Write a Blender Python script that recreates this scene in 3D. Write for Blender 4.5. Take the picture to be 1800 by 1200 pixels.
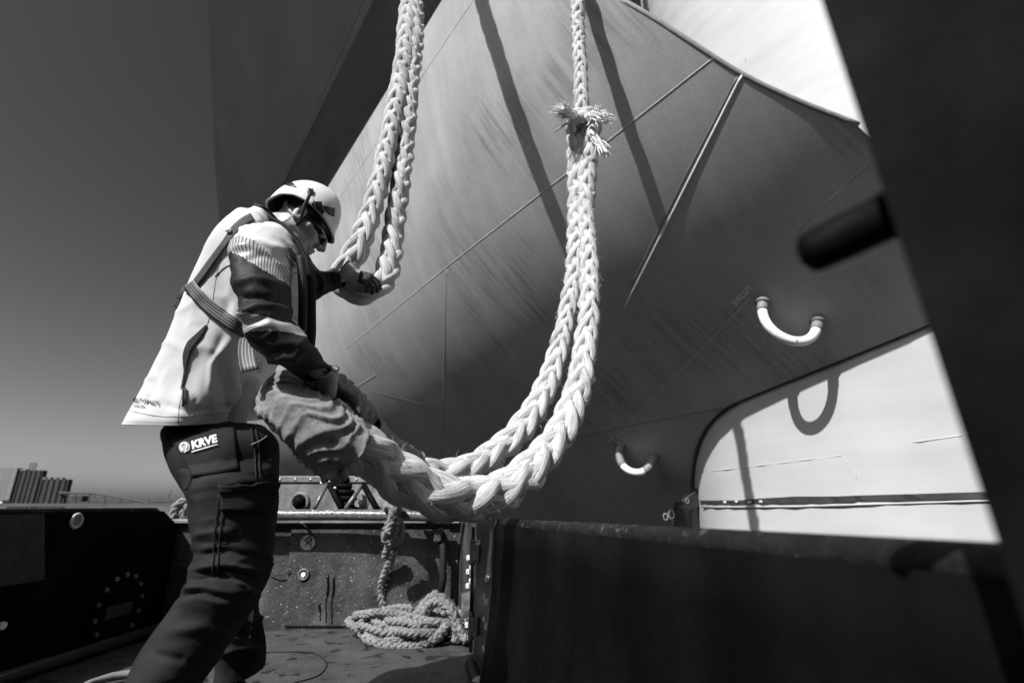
import bpy, bmesh, math, random
import numpy as np
from mathutils import Vector, Matrix
from mathutils.bvhtree import BVHTree

for _o in list(bpy.data.objects):
    bpy.data.objects.remove(_o)
random.seed(7)
RNG = np.random.default_rng(11)
SC = bpy.context.scene
COL = SC.collection

# ------------------------------------------------------------------ camera
CAM_H = 0.60
PITCH = math.atan(285 / 900)
CP, SP = math.cos(PITCH), math.sin(PITCH)
cam_d = bpy.data.cameras.new('camera')
cam_d.sensor_width = 36
cam_d.lens = 18
cam_d.clip_start = 0.02
cam_d.clip_end = 5000
cam_d.dof.use_dof = True
cam_d.dof.focus_distance = 1.75
cam_d.dof.aperture_fstop = 2.8
cam = bpy.data.objects.new('camera', cam_d)
cam.location = (0, 0, CAM_H)
cam.rotation_euler = (math.pi / 2 + PITCH, 0, 0)
COL.objects.link(cam)
SC.camera = cam

# ------------------------------------------------------------------ sky, sun, exposure
SUN = Vector((-0.42, -0.52, 0.74)).normalized()
world = bpy.data.worlds.new('World')
SC.world = world
world.use_nodes = True
wn, wl = world.node_tree.nodes, world.node_tree.links
wn.clear()
sky = wn.new('ShaderNodeTexSky')
sky.sky_type = 'NISHITA'
sky.sun_disc = False
sky.sun_elevation = math.asin(SUN.z)
sky.sun_rotation = math.atan2(SUN.x, SUN.y)
sky.air_density = 1.0
sky.dust_density = 1.6
sep = wn.new('ShaderNodeSeparateColor')      # black and white film behind a red filter
bg = wn.new('ShaderNodeBackground')
bg.inputs['Strength'].default_value = 0.055
wo = wn.new('ShaderNodeOutputWorld')
wl.new(sky.outputs[0], sep.inputs[0])
pw = wn.new('ShaderNodeMath'); pw.operation = 'POWER'; pw.inputs[1].default_value = 1.6
ml = wn.new('ShaderNodeMath'); ml.operation = 'MULTIPLY'; ml.inputs[1].default_value = 0.60
wl.new(sep.outputs[0], pw.inputs[0]); wl.new(pw.outputs[0], ml.inputs[0]); wl.new(ml.outputs[0], bg.inputs['Color'])
wl.new(bg.outputs[0], wo.inputs['Surface'])
sun_d = bpy.data.lights.new('sun', 'SUN')
sun_d.energy = 5.0
sun_d.angle = math.radians(0.5)
sun = bpy.data.objects.new('sun', sun_d)
sun.rotation_euler = SUN.to_track_quat('Z', 'Y').to_euler()
COL.objects.link(sun)
SC.view_settings.view_transform = 'Standard'
SC.view_settings.look = 'None'
SC.view_settings.gamma = 1.0
SC.view_settings.exposure = 0.45
SC.cycles.use_denoising = True
SC.cycles.max_bounces = 6
SC.cycles.caustics_reflective = False

# ------------------------------------------------------------------ measuring helpers (sizes read off the photograph)
def ray(px, py):
    a, b = (px - 900) / 900, (600 - py) / 900
    return Vector((a, CP - b * SP, SP + b * CP))
def PK(px, py, k):
    return Vector((0, 0, CAM_H)) + ray(px, py) * k
def PY(px, py, y):
    r = ray(px, py)
    return PK(px, py, y / r.y)
def PZ(px, py, z):
    r = ray(px, py)
    return PK(px, py, (z - CAM_H) / r.z)
def proj(co):
    co = np.asarray(co, float)
    x, y, z = co[..., 0], co[..., 1], co[..., 2] - CAM_H
    d = CP * y + SP * z
    u = -SP * y + CP * z
    return np.stack([900 + 900 * x / d, 600 - 900 * u / d, d], -1)

# ------------------------------------------------------------------ materials
def nd(nt, t, **kw):
    n = nt.nodes.new(t)
    for k, v in kw.items():
        setattr(n, k, v)
    return n
def grey(v):
    return (v, v, v, 1)
MATS = {}
def mat(name, base, rough=0.6, var=0.25, scale=6.0, bump=0.0, bscale=60.0, metal=0.0, spec=0.4, stretch=(1, 1, 1),
        spots=None, uv=False, streak=None, detail=6.0, grain=None, scuff=None):
    """grey procedural material: two noises in the colour, one in the bump, optional spots and drip streaks"""
    m = bpy.data.materials.new(name)
    MATS[name] = m
    m.use_nodes = True
    nt = m.node_tree
    b = nt.nodes['Principled BSDF']
    b.inputs['Roughness'].default_value = rough
    b.inputs['Metallic'].default_value = metal
    b.inputs['Specular IOR Level'].default_value = spec
    tc = nd(nt, 'ShaderNodeTexCoord')
    mp = nd(nt, 'ShaderNodeMapping')
    mp.inputs['Scale'].default_value = stretch
    nt.links.new(tc.outputs['UV' if uv else 'Object'], mp.inputs[0])
    n1 = nd(nt, 'ShaderNodeTexNoise')
    n1.inputs['Scale'].default_value = scale
    n1.inputs['Detail'].default_value = detail
    n1.inputs['Roughness'].default_value = 0.62
    nt.links.new(mp.outputs[0], n1.inputs['Vector'])
    cr = nd(nt, 'ShaderNodeMapRange')
    cr.inputs['From Min'].default_value = 0.28
    cr.inputs['From Max'].default_value = 0.72
    cr.inputs['To Min'].default_value = base * (1 - var)
    cr.inputs['To Max'].default_value = base * (1 + var)
    nt.links.new(n1.outputs[0], cr.inputs[0])
    val = cr.outputs[0]
    if streak:                                     # (scale vector, strength): long smears
        mp2 = nd(nt, 'ShaderNodeMapping')
        mp2.inputs['Scale'].default_value = streak[0]
        if len(streak) > 2:
            mp2.inputs['Rotation'].default_value = streak[2]
        if len(streak) > 3: mp2.vector_type = 'TEXTURE'
        nt.links.new(tc.outputs['UV' if uv else 'Object'], mp2.inputs[0])
        n2 = nd(nt, 'ShaderNodeTexNoise')
        n2.inputs['Scale'].default_value = 1.0
        n2.inputs['Detail'].default_value = 7
        nt.links.new(mp2.outputs[0], n2.inputs['Vector'])
        r2 = nd(nt, 'ShaderNodeMapRange')
        r2.inputs['From Min'].default_value = 0.3
        r2.inputs['From Max'].default_value = 0.7
        r2.inputs['To Min'].default_value = 1 - streak[1]
        r2.inputs['To Max'].default_value = 1 + streak[1] * 0.6
        nt.links.new(n2.outputs[0], r2.inputs[0])
        mu = nd(nt, 'ShaderNodeMath', operation='MULTIPLY')
        nt.links.new(val, mu.inputs[0])
        nt.links.new(r2.outputs[0], mu.inputs[1])
        val = mu.outputs[0]
    if spots:                                      # (scale, threshold, value)
        n3 = nd(nt, 'ShaderNodeTexNoise')
        n3.inputs['Scale'].default_value = spots[0]
        n3.inputs['Detail'].default_value = 4
        nt.links.new(tc.outputs['Object'], n3.inputs['Vector'])
        r3 = nd(nt, 'ShaderNodeMapRange')
        r3.inputs['From Min'].default_value = spots[1]
        r3.inputs['From Max'].default_value = spots[1] + 0.035
        nt.links.new(n3.outputs[0], r3.inputs[0])
        mx = nd(nt, 'ShaderNodeMix', data_type='FLOAT')
        nt.links.new(r3.outputs[0], mx.inputs[0])
        nt.links.new(val, mx.inputs[2])
        mx.inputs[3].default_value = spots[2]
        val = mx.outputs[0]
    def times(val, sock, lo, hi, f0=0.3, f1=0.7):
        r_ = nd(nt, 'ShaderNodeMapRange')
        for k_, v_ in (('From Min', f0), ('From Max', f1), ('To Min', lo), ('To Max', hi)):
            r_.inputs[k_].default_value = v_
        nt.links.new(sock, r_.inputs[0])
        m_ = nd(nt, 'ShaderNodeMath', operation='MULTIPLY')
        nt.links.new(val, m_.inputs[0]); nt.links.new(r_.outputs[0], m_.inputs[1])
        return m_.outputs[0]
    if grain:                                      # (scale, strength): fine speckle of the paint
        ng = nd(nt, 'ShaderNodeTexNoise'); ng.inputs['Scale'].default_value = grain[0]; ng.inputs['Detail'].default_value = 2
        nt.links.new(tc.outputs['Object'], ng.inputs['Vector'])
        val = times(val, ng.outputs[0], 1 - grain[1], 1 + grain[1])
    if scuff:                                      # (rotation, scale, strength): rubbed patches made of long scratches
        ms = nd(nt, 'ShaderNodeMapping', vector_type='TEXTURE')
        ms.inputs['Rotation'].default_value = scuff[0]; ms.inputs['Scale'].default_value = scuff[1]
        nt.links.new(tc.outputs['Object'], ms.inputs[0])
        ns = nd(nt, 'ShaderNodeTexNoise'); ns.inputs['Scale'].default_value = 1; ns.inputs['Detail'].default_value = 6; ns.inputs['Roughness'].default_value = 0.7
        nt.links.new(ms.outputs[0], ns.inputs['Vector'])
        nm = nd(nt, 'ShaderNodeTexNoise'); nm.inputs['Scale'].default_value = 0.75; nm.inputs['Detail'].default_value = 3
        nt.links.new(tc.outputs['Object'], nm.inputs['Vector'])
        rm_ = nd(nt, 'ShaderNodeMapRange'); rm_.inputs['From Min'].default_value = 0.5; rm_.inputs['From Max'].default_value = 0.62
        nt.links.new(nm.outputs[0], rm_.inputs[0])
        rs_ = nd(nt, 'ShaderNodeMapRange'); rs_.inputs['From Min'].default_value = 0.42; rs_.inputs['From Max'].default_value = 0.62
        nt.links.new(ns.outputs[0], rs_.inputs[0])
        mm_ = nd(nt, 'ShaderNodeMath', operation='MULTIPLY')
        nt.links.new(rm_.outputs[0], mm_.inputs[0]); nt.links.new(rs_.outputs[0], mm_.inputs[1])
        val = times(val, mm_.outputs[0], 1, 1 - scuff[2], 0, 1)
    nt.links.new(val, b.inputs['Base Color'])
    if bump:
        nb = nd(nt, 'ShaderNodeTexNoise')
        nb.inputs['Scale'].default_value = bscale
        nb.inputs['Detail'].default_value = 5
        nt.links.new(mp.outputs[0], nb.inputs['Vector'])
        bp = nd(nt, 'ShaderNodeBump')
        bp.inputs['Strength'].default_value = bump
        bp.inputs['Distance'].default_value = 0.01
        nt.links.new(nb.outputs[0], bp.inputs['Height'])
        nt.links.new(bp.outputs[0], b.inputs['Normal'])
    return m
def striped(name, a, c, n, axis=0, duty=0.5, rough=0.6, dash=None, bump=0.0):
    """stripes by UV: colour a with lines of colour c; dash = count of dashes along the other axis"""
    m = bpy.data.materials.new(name)
    m.use_nodes = True
    nt = m.node_tree
    b = nt.nodes['Principled BSDF']
    b.inputs['Roughness'].default_value = rough
    uvn = nd(nt, 'ShaderNodeTexCoord')
    sp = nd(nt, 'ShaderNodeSeparateXYZ')
    nt.links.new(uvn.outputs['UV'], sp.inputs[0])
    def wave(sock, count, d):
        m1 = nd(nt, 'ShaderNodeMath', operation='MULTIPLY'); m1.inputs[1].default_value = count
        nt.links.new(sock, m1.inputs[0])
        m2 = nd(nt, 'ShaderNodeMath', operation='FRACT'); nt.links.new(m1.outputs[0], m2.inputs[0])
        m3 = nd(nt, 'ShaderNodeMath', operation='LESS_THAN'); m3.inputs[1].default_value = d
        nt.links.new(m2.outputs[0], m3.inputs[0])
        return m3.outputs[0]
    w = wave(sp.outputs[axis], n, duty)
    if dash:
        w2 = wave(sp.outputs[1 - axis], dash, 0.62)
        mm = nd(nt, 'ShaderNodeMath', operation='MULTIPLY')
        nt.links.new(w, mm.inputs[0]); nt.links.new(w2, mm.inputs[1])
        w = mm.outputs[0]
    n1 = nd(nt, 'ShaderNodeTexNoise'); n1.inputs['Scale'].default_value = 40
    r1 = nd(nt, 'ShaderNodeMapRange'); r1.inputs['To Min'].default_value = 0.75; r1.inputs['To Max'].default_value = 1.25
    nt.links.new(uvn.outputs['Object'], n1.inputs['Vector']); nt.links.new(n1.outputs[0], r1.inputs[0])
    mx = nd(nt, 'ShaderNodeMix', data_type='FLOAT')
    nt.links.new(w, mx.inputs[0]); mx.inputs[2].default_value = a; mx.inputs[3].default_value = c
    mu = nd(nt, 'ShaderNodeMath', operation='MULTIPLY')
    nt.links.new(mx.outputs[0], mu.inputs[0]); nt.links.new(r1.outputs[0], mu.inputs[1])
    nt.links.new(mu.outputs[0], b.inputs['Base Color'])
    return m

# ------------------------------------------------------------------ object helpers
def tag(o, label=None, cat=None, group=None, kind=None):
    for k, v in (('label', label), ('category', cat), ('group', group), ('kind', kind)):
        if v:
            o[k] = v
    return o
def empty(name, loc, label=None, cat=None, group=None):
    o = bpy.data.objects.new(name, None)
    o.location = loc
    o.empty_display_size = 0.1
    COL.objects.link(o)
    return tag(o, label, cat, group)
def wloc(o):
    v = Vector((0, 0, 0))
    while o is not None:
        v += o.location
        o = o.parent
    return v
def link(name, me, m, parent=None, smooth=True, label=None):
    """one mesh object whose vertices are given in world space"""
    o = bpy.data.objects.new(name, me)
    COL.objects.link(o)
    if parent is not None:
        o.parent = parent
        w = wloc(parent)
        me.transform(Matrix.Translation(-w))
    if m is not None:
        for mm in (m if isinstance(m, (list, tuple)) else [m]):
            me.materials.append(mm)
    if smooth:
        me.polygons.foreach_set('use_smooth', [True] * len(me.polygons))
    me.update()
    if label:
        o['label'] = label
    return o
class MB:
    """collects shapes into one mesh"""
    def __init__(s):
        s.v, s.f, s.uv, s.mi = [], [], [], []
        s.cur = 0
    def add(s, verts, faces, uvs=None):
        n = len(s.v)
        s.v.extend([tuple(p) for p in verts])
        for i, f in enumerate(faces):
            s.f.append([a + n for a in f])
            s.uv.append(uvs[i] if uvs is not None else [(0, 0)] * len(f))
            s.mi.append(s.cur)
    def box(s, c, size, rot=None, bev=0.0):
        bm = bmesh.new()
        bmesh.ops.create_cube(bm, size=1)
        for v in bm.verts:
            v.co = Vector((v.co.x * size[0], v.co.y * size[1], v.co.z * size[2]))
        if bev:
            bmesh.ops.bevel(bm, geom=bm.edges[:], offset=bev, segments=2, affect='EDGES', profile=0.5)
        M4 = Matrix.Translation(Vector(c)) @ (rot.to_4x4() if rot is not None else Matrix())
        s.bm(bm, M4)
    def bm(s, bm, M4=None):
        if M4 is not None:
            bm.transform(M4)
        bm.verts.index_update()
        s.add([v.co.copy() for v in bm.verts], [[v.index for v in f.verts] for f in bm.faces])
        bm.free()
    def tube(s, pts, r, n=10, cap=True, closed=False):
        pts = [Vector(p) for p in pts]
        rs = r if hasattr(r, '__len__') else [r] * len(pts)
        N = len(pts)
        tang = []
        for i in range(N):
            a = pts[(i - 1) % N] if (closed or i > 0) else pts[0]
            b = pts[(i + 1) % N] if (closed or i < N - 1) else pts[-1]
            tang.append((b - a).normalized())
        up = Vector((0, 0, 1)) if abs(tang[0].z) < 0.9 else Vector((1, 0, 0))
        nrm = (up - tang[0] * up.dot(tang[0])).normalized()
        V, F, U = [], [], []
        for i in range(N):
            nrm = (nrm - tang[i] * nrm.dot(tang[i])).normalized()
            bi = tang[i].cross(nrm)
            for j in range(n):
                a = 2 * math.pi * j / n
                V.append(pts[i] + (nrm * math.cos(a) + bi * math.sin(a)) * rs[i])
        L = 0.0
        lens = [0.0]
        for i in range(1, N + 1):
            L += (pts[i % N] - pts[i - 1]).length
            lens.append(L)
        for i in range(N if closed else N - 1):
            for j in range(n):
                i2, j2 = (i + 1) % N, (j + 1) % n
                F.append([i * n + j, i * n + j2, i2 * n + j2, i2 * n + j])
                U.append([(j / n, lens[i]), ((j + 1) / n, lens[i]), ((j + 1) / n, lens[i + 1]), (j / n, lens[i + 1])])
        if cap and not closed:
            F.append(list(range(n))[::-1]); U.append([(0, 0)] * n)
            F.append([(N - 1) * n + j for j in range(n)]); U.append([(0, 0)] * n)
        s.add(V, F, U)
    def cyl(s, a, b, r, n=16, r2=None):
        s.tube([a, b], [r, r if r2 is None else r2], n)
    def ball(s, c, r, seg=16, squash=(1, 1, 1), M=None):
        bm = bmesh.new()
        bmesh.ops.create_uvsphere(bm, u_segments=seg, v_segments=max(6, seg // 2), radius=r)
        for v in bm.verts:
            v.co = Vector((v.co.x * squash[0], v.co.y * squash[1], v.co.z * squash[2]))
        M4 = Matrix.Translation(Vector(c)) @ (M.to_4x4() if M is not None else Matrix())
        s.bm(bm, M4)
    def prism(s, poly, thick):
        """polygon of 3-D points given thickness along vector thick"""
        n = len(poly)
        poly = [Vector(p) for p in poly]
        t = Vector(thick)
        V = poly + [p + t for p in poly]
        F = [list(range(n))[::-1], [n + i for i in range(n)]]
        for i in range(n):
            j = (i + 1) % n
            F.append([i, j, n + j, n + i])
        s.add(V, F)
    def build(s, name, m, parent=None, smooth=False, label=None, fix=True, angle=None):
        me = bpy.data.meshes.new(name)
        me.from_pydata(s.v, [], s.f)
        uvl = me.uv_layers.new(name='UVMap')
        flat = [c for f in s.uv for p in f for c in p]
        uvl.data.foreach_set('uv', flat)
        if any(s.mi):
            me.polygons.foreach_set('material_index', s.mi)
        if fix:
            bm = bmesh.new(); bm.from_mesh(me)
            bmesh.ops.recalc_face_normals(bm, faces=bm.faces)
            bm.to_mesh(me); bm.free()
        o = link(name, me, m, parent, smooth, label)
        if angle is not None:
            me.polygons.foreach_set('use_smooth', [True] * len(me.polygons))
            me.set_sharp_from_angle(angle=math.radians(angle))
        return o
def rot_to(zdir, xhint=Vector((1, 0, 0))):
    z = Vector(zdir).normalized()
    x = (Vector(xhint) - z * z.dot(Vector(xhint))).normalized()
    y = z.cross(x)
    return Matrix((x, y, z)).transposed()
def catmull(pts, n):
    """Catmull-Rom through rows of numbers, n samples per span"""
    P = np.asarray(pts, float)
    P = np.vstack([2 * P[0] - P[1], P, 2 * P[-1] - P[-2]])
    out = []
    for i in range(1, len(P) - 2):
        for j in range(n):
            t = j / n
            a, b, c, d = P[i - 1], P[i], P[i + 1], P[i + 2]
            out.append(0.5 * (2 * b + (c - a) * t + (2 * a - 5 * b + 4 * c - d) * t * t + (3 * b - a - 3 * c + d) * t ** 3))
    out.append(P[-2])
    return np.array(out)
# value noise, vectorised
_perm = RNG.random((64, 64, 64))
def vnoise(p):
    p = np.asarray(p, float)
    i = np.floor(p).astype(int)
    f = p - i
    f = f * f * (3 - 2 * f)
    r = 0
    for dx in (0, 1):
        for dy in (0, 1):
            for dz in (0, 1):
                w = (f[..., 0] if dx else 1 - f[..., 0]) * (f[..., 1] if dy else 1 - f[..., 1]) * (f[..., 2] if dz else 1 - f[..., 2])
                r = r + w * _perm[(i[..., 0] + dx) % 64, (i[..., 1] + dy) % 64, (i[..., 2] + dz) % 64]
    return r * 2 - 1
def fbm(p, oct=4):
    a, r = 1.0, 0
    for _ in range(oct):
        r = r + a * vnoise(p)
        p = np.asarray(p) * 2.03 + 7.7
        a *= 0.5
    return r
def text_mesh(body, size, bold=0.0, align='LEFT', space=1.0, res=3):
    cu = bpy.data.curves.new('lettering', 'FONT')
    cu.body = body
    cu.size = size
    cu.align_x = align
    cu.offset = bold
    cu.space_character = space
    cu.resolution_u = res
    o = bpy.data.objects.new('lettering', cu)
    COL.objects.link(o)
    dg = bpy.context.evaluated_depsgraph_get()
    me = bpy.data.meshes.new_from_object(o.evaluated_get(dg))
    bmt = bmesh.new(); bmt.from_mesh(me)
    bmesh.ops.triangulate(bmt, faces=bmt.faces)
    for _ in range(3):
        le = [e for e in bmt.edges if e.calc_length() > 0.14]
        if not le: break
        bmesh.ops.subdivide_edges(bmt, edges=le, cuts=1)
        bmesh.ops.triangulate(bmt, faces=bmt.faces)
    bmt.verts.index_update()
    V = [v.co.copy() for v in bmt.verts]
    F = [[v.index for v in f.verts] for f in bmt.faces]
    bmt.free()
    bpy.data.objects.remove(o)
    bpy.data.curves.remove(cu)
    bpy.data.meshes.remove(me)
    return V, F
# ================================================================== setting
water_m = mat('sea_water', 0.006, 0.12, 0.2, 0.4, bump=0.5, bscale=1.2)
land_m = mat('quay_ground', 0.08, 0.9, 0.3, 0.05)
def sheet(name, x0, x1, y0, y1, z, m):
    me = bpy.data.meshes.new(name)
    me.from_pydata([(x0, y0, z), (x1, y0, z), (x1, y1, z), (x0, y1, z)], [], [(0, 1, 2, 3)])
    o = link(name, me, m)
    o['kind'] = 'structure'
    return o
q = MB(); q.box((-22, -26, 5.0), (90, 6, 13.0)); q.box((-48, -6, 5.0), (6, 40, 6.0))  # added out of view behind the lens to keep ambient light off the hull
q.build('unseen_sky_blocker', mat('sky_blocker_dark', 0.03, 0.9, 0.3, 0.4))['kind'] = 'structure'
sheet('water', -3000, 3000, -3000, 3000, -0.9, water_m)
q = MB(); q.box((-700, 560, -0.2), (1300, 400, 2.0))
q.build('quay', land_m)['kind'] = 'structure'

# ------------------------------------------------------------------ far harbour
silo_m = mat('silo_concrete', 0.16, 0.9, 0.12, 0.02, streak=((0.5, 0.5, 0.01), 0.35))
silo_d = mat('silo_dark_cladding', 0.035, 0.9, 0.15, 0.02, streak=((0.35, 0.35, 0.01), 0.5))
steel_d = mat('far_steel', 0.06, 0.8, 0.1, 1)
shed_m = mat('shed_white', 0.55, 0.8, 0.05, 1)
YF = 420.0
def far_x(px, y=YF): return PY(px, 880, y).x
def far_z(py, px=150, y=YF): return PY(px, py, y).z
s1 = empty('grain_silo', (far_x(20), YF, 0.8), 'tall grey grain silo block cut by the left edge, wider pale wall on its left', 'silo', 'silo blocks on the far quay')
b = MB(); b.box(((far_x(-40) + far_x(14)) / 2, YF + 3, 0.8 + (far_z(822, 0) - 0.8) / 2), (far_x(14) - far_x(-40), 5, far_z(822, 0) - 0.8)); b.build('wall', silo_m, s1)
b = MB()
xs = np.linspace(far_x(15), far_x(58), 6)
hz = far_z(826, 40)
for i in range(5):
    b.tube([((xs[i] + xs[i + 1]) / 2, YF + 2, 0.8), ((xs[i] + xs[i + 1]) / 2, YF + 2, hz)], (xs[1] - xs[0]) * 0.22, 8)
b.box(((xs[0] + xs[-1]) / 2, YF + 4, 0.8 + (hz - 0.8) / 2), (xs[-1] - xs[0], 4, hz - 0.8)); b.build('cylinder_wall', silo_d, s1, angle=40)
b = MB()
for dx in (-2.2, 0, 2.2):
    b.box((far_x(29) + dx, YF + 6, hz + 3.0), (0.5, 0.5, 6.5))
for k in range(3):
    b.box((far_x(29), YF + 6, hz + 1.6 + 2.1 * k), (5.4, 0.5, 0.35))
b.build('roof_mast', steel_d, s1)
b = MB(); b.box((far_x(20), YF + 4, hz + 0.3), (5, 4, 1.2)); b.build('roof', silo_m, s1)
s2 = empty('grain_silo', (far_x(85), YF, 0.8), 'lower dark silo block at the right end of the silos, beside the conveyor', 'silo', 'silo blocks on the far quay')
b = MB()
xs = np.linspace(far_x(56), far_x(108), 6); hz2 = far_z(842, 85)
for i in range(5):
    b.tube([((xs[i] + xs[i + 1]) / 2, YF + 2, 0.8), ((xs[i] + xs[i + 1]) / 2, YF + 2, hz2)], (xs[1] - xs[0]) * 0.22, 8)
b.box(((xs[0] + xs[-1]) / 2, YF + 4, 0.8 + (hz2 - 0.8) / 2), (xs[-1] - xs[0], 4, hz2 - 0.8)); b.build('cylinder_wall', silo_d, s2, angle=40)
for i, dx in enumerate((-14, -8, -3, 3, 9)):
    b = MB(); b.box((far_x(76) + dx * 0.8, YF + 4, hz2 + 0.6 + 0.3 * (i % 2)), (2.6, 3, 1.2 + 0.5 * (i % 3))); b.build('roof_vent', silo_m, s2)
g = empty('conveyor_bridge', (far_x(210), YF, 0.8), 'long steel conveyor bridge sloping down on trestles behind the dark bulwark', 'conveyor')
b = MB()
def bar(p0, p1, w=0.5, y=YF):
    a, c = PY(p0[0], p0[1], y), PY(p1[0], p1[1], y)
    b.cyl(a, c, w, 5)
bar((104, 866), (165, 867), 0.9); bar((165, 867), (262, 884), 0.8); bar((165, 872), (250, 886), 0.5)
for i in range(7):
    u = i / 6
    bar((165 + 97 * u, 867 + 17 * u), (165 + 85 * u + 4, 873 + 13 * u), 0.3)
b.build('truss', steel_d, g)
b = MB()
for px in (120, 134, 158, 186, 212, 234):
    b = MB(); bar((px, 866 + max(0, (px - 165)) * 0.17), (px - 3, 892), 0.55); b.build('trestle_leg', steel_d, g)
for p0, p1 in (((120, 868), (134, 888)), ((158, 868), (186, 888))):
    b = MB(); bar(p0, p1, 0.3); b.build('brace', steel_d, g)
b = MB(); b.box((far_x(134), YF + 3, far_z(876, 134)), (8.5, 6, 4.2)); b.build('drive_house', silo_d, g)
g2 = empty('loading_pier', (far_x(285), YF, 0.8), 'low dark loading pier with rail and small jib, right of the conveyor', 'pier')
b = MB()
bar((206, 890), (325, 878), 0.5); bar((262, 881), (330, 880), 0.7); bar((258, 884), (330, 884), 0.45)
for px in (262, 281, 300, 316, 330):
    bar((px, 877), (px, 892), 0.5)
b.build('frame', steel_d, g2)
b = MB(); bar((296, 872), (303, 861), 0.35); bar((296, 872), (300, 880), 0.3); b.build('jib', steel_d, g2)
t = empty('quay_shed', (far_x(23), YF - 12, 0.8), 'small flat white shed in front of the grey silos', 'shed')
b = MB(); b.box((far_x(23), YF - 12, 1.6), (12, 6, 2.6)); b.build('wall', shed_m, t)
b = MB(); b.box((far_x(23), YF - 12, 3.05), (13, 7, 0.3)); b.build('roof', silo_m, t)

# ================================================================== ship
hull_m = mat('ship_grey_paint', 0.42, 0.5, 0.16, 0.9, bump=0.06, bscale=3, spec=0.2, streak=((0.16, 1.6, 1.6), 0.09, (0.0, 0.0, 2.164), 1), detail=10, grain=(70, 0.10), scuff=((0.0, 0.35, 2.164), (0.035, 1.1, 1.1), 0.34))
wall_m = mat('ship_white_paint', 0.42, 0.55, 0.08, 1.2, bump=0.04, bscale=4, streak=((0.8, 0.8, 5.0), 0.10))
weld_m = mat('weld_bead', 0.52, 0.6, 0.25, 30, bump=0.3, bscale=80)
seam_m = mat('weld_dark', 0.22, 0.7, 0.25, 20)
port_m = mat('ship_port_paint', 0.009, 0.5, 0.3, 0.7, spec=0.12, streak=((0.5, 0.5, 2.5), 0.4))
topside_m = mat('ship_topside_paint', 0.024, 0.6, 0.2, 0.5, spec=0.1)
whitebar_m = mat('white_bar_paint', 0.80, 0.5, 0.12, 14, bump=0.12, bscale=40, spots=(30, 0.66, 0.3))
stub_m = mat('bar_stub', 0.2, 0.6, 0.2, 12)
black_m = mat('black_fittings', 0.02, 0.5, 0.4, 10)
bright_m = mat('bare_weld', 0.85, 0.5, 0.2, 30)
letter_m = mat('hull_letters', 0.9, 0.6, 0.2, 20)

HSC = 1.08
HO = Vector((0.47 * HSC, 3.6 * HSC, 0.6 + 2.58 * HSC))
HD = Vector((-0.56, 0.83, 0)).normalized()
HN = Vector((-HD.y, HD.x, 0))
ZK = np.array([-1.2, 0.0, 0.6, 1.2, 1.8, 2.25, 3.05, 4.2, 5.5, 7.5, 16.0])
FK = np.radians([60, 54, 49, 47, 46, 44.5, 34, 17, 9, 17, 22])
ZK = 0.6 + (ZK - 0.6) * HSC
_zz = np.linspace(-1.2, 16, 1721)
_ph = np.interp(_zz, ZK, FK)
_qq = np.concatenate([[0], np.cumsum(np.tan((_ph[1:] + _ph[:-1]) / 2) * np.diff(_zz))])
_qq -= np.interp(HO.z, _zz, _qq)
def zs_(z, t):
    t = min(9.0, max(-2.5, t))
    return z + 0.105 * t - (0.12 * t * t if t < 0 else 0)
def hq(z): return float(np.interp(z, _zz, _qq))
def hphi(z): return float(np.interp(z, _zz, _ph))
def hpt(t, z): return Vector((HO.x, HO.y, 0)) + HD * t + HN * hq(zs_(z, t)) + Vector((0, 0, z))
def hnorm(z, t=0.0):
    p = hphi(zs_(z, t))
    return HN * math.cos(p) - Vector((0, 0, math.sin(p)))
def hull_hit(px, py):
    """(t, z) where the sight line meets the flared plating"""
    r = ray(px, py)
    c = Vector((0, 0, CAM_H))
    last = None
    for k in np.arange(0.8, 40, 0.04):
        p = c + r * k
        d = (p - HO); d.z = 0
        if p.z > 15.9 or p.z < -1.2: break
        f = d.dot(HN) - hq(zs_(p.z, d.dot(HD)))
        if f < 0:
            a, bb = k - 0.04, k
            for _ in range(30):
                m_ = (a + bb) / 2
                p = c + r * m_
                d = (p - HO); d.z = 0
                if d.dot(HN) - hq(zs_(p.z, d.dot(HD))) < 0: bb = m_
                else: a = m_
            return d.dot(HD), p.z
    return None
_wy = [1.0, 2.0, 2.9, 3.27, 3.66, 3.99, 4.35, 4.72, 5.16, 5.66, 6.2, 9.5, 11]
_wx = [3.9, 3.1, 2.50, 2.32, 2.14, 2.03, 1.94, 1.90, 1.91, 1.97, 2.1, 3.0, 3.3]
_wc = catmull(list(zip(_wy, _wx)), 8) * HSC
WX = lambda y: float(np.interp(y, _wc[:, 0], _wc[:, 1]))
def wall_hit(px, py):
    r = ray(px, py)
    for k in np.arange(0.8, 14, 0.01):
        if r.x * k > WX(r.y * k):
            return Vector((0, 0, CAM_H)) + r * (k - 0.005)
    return Vector((0, 0, CAM_H)) + r * 14

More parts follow.
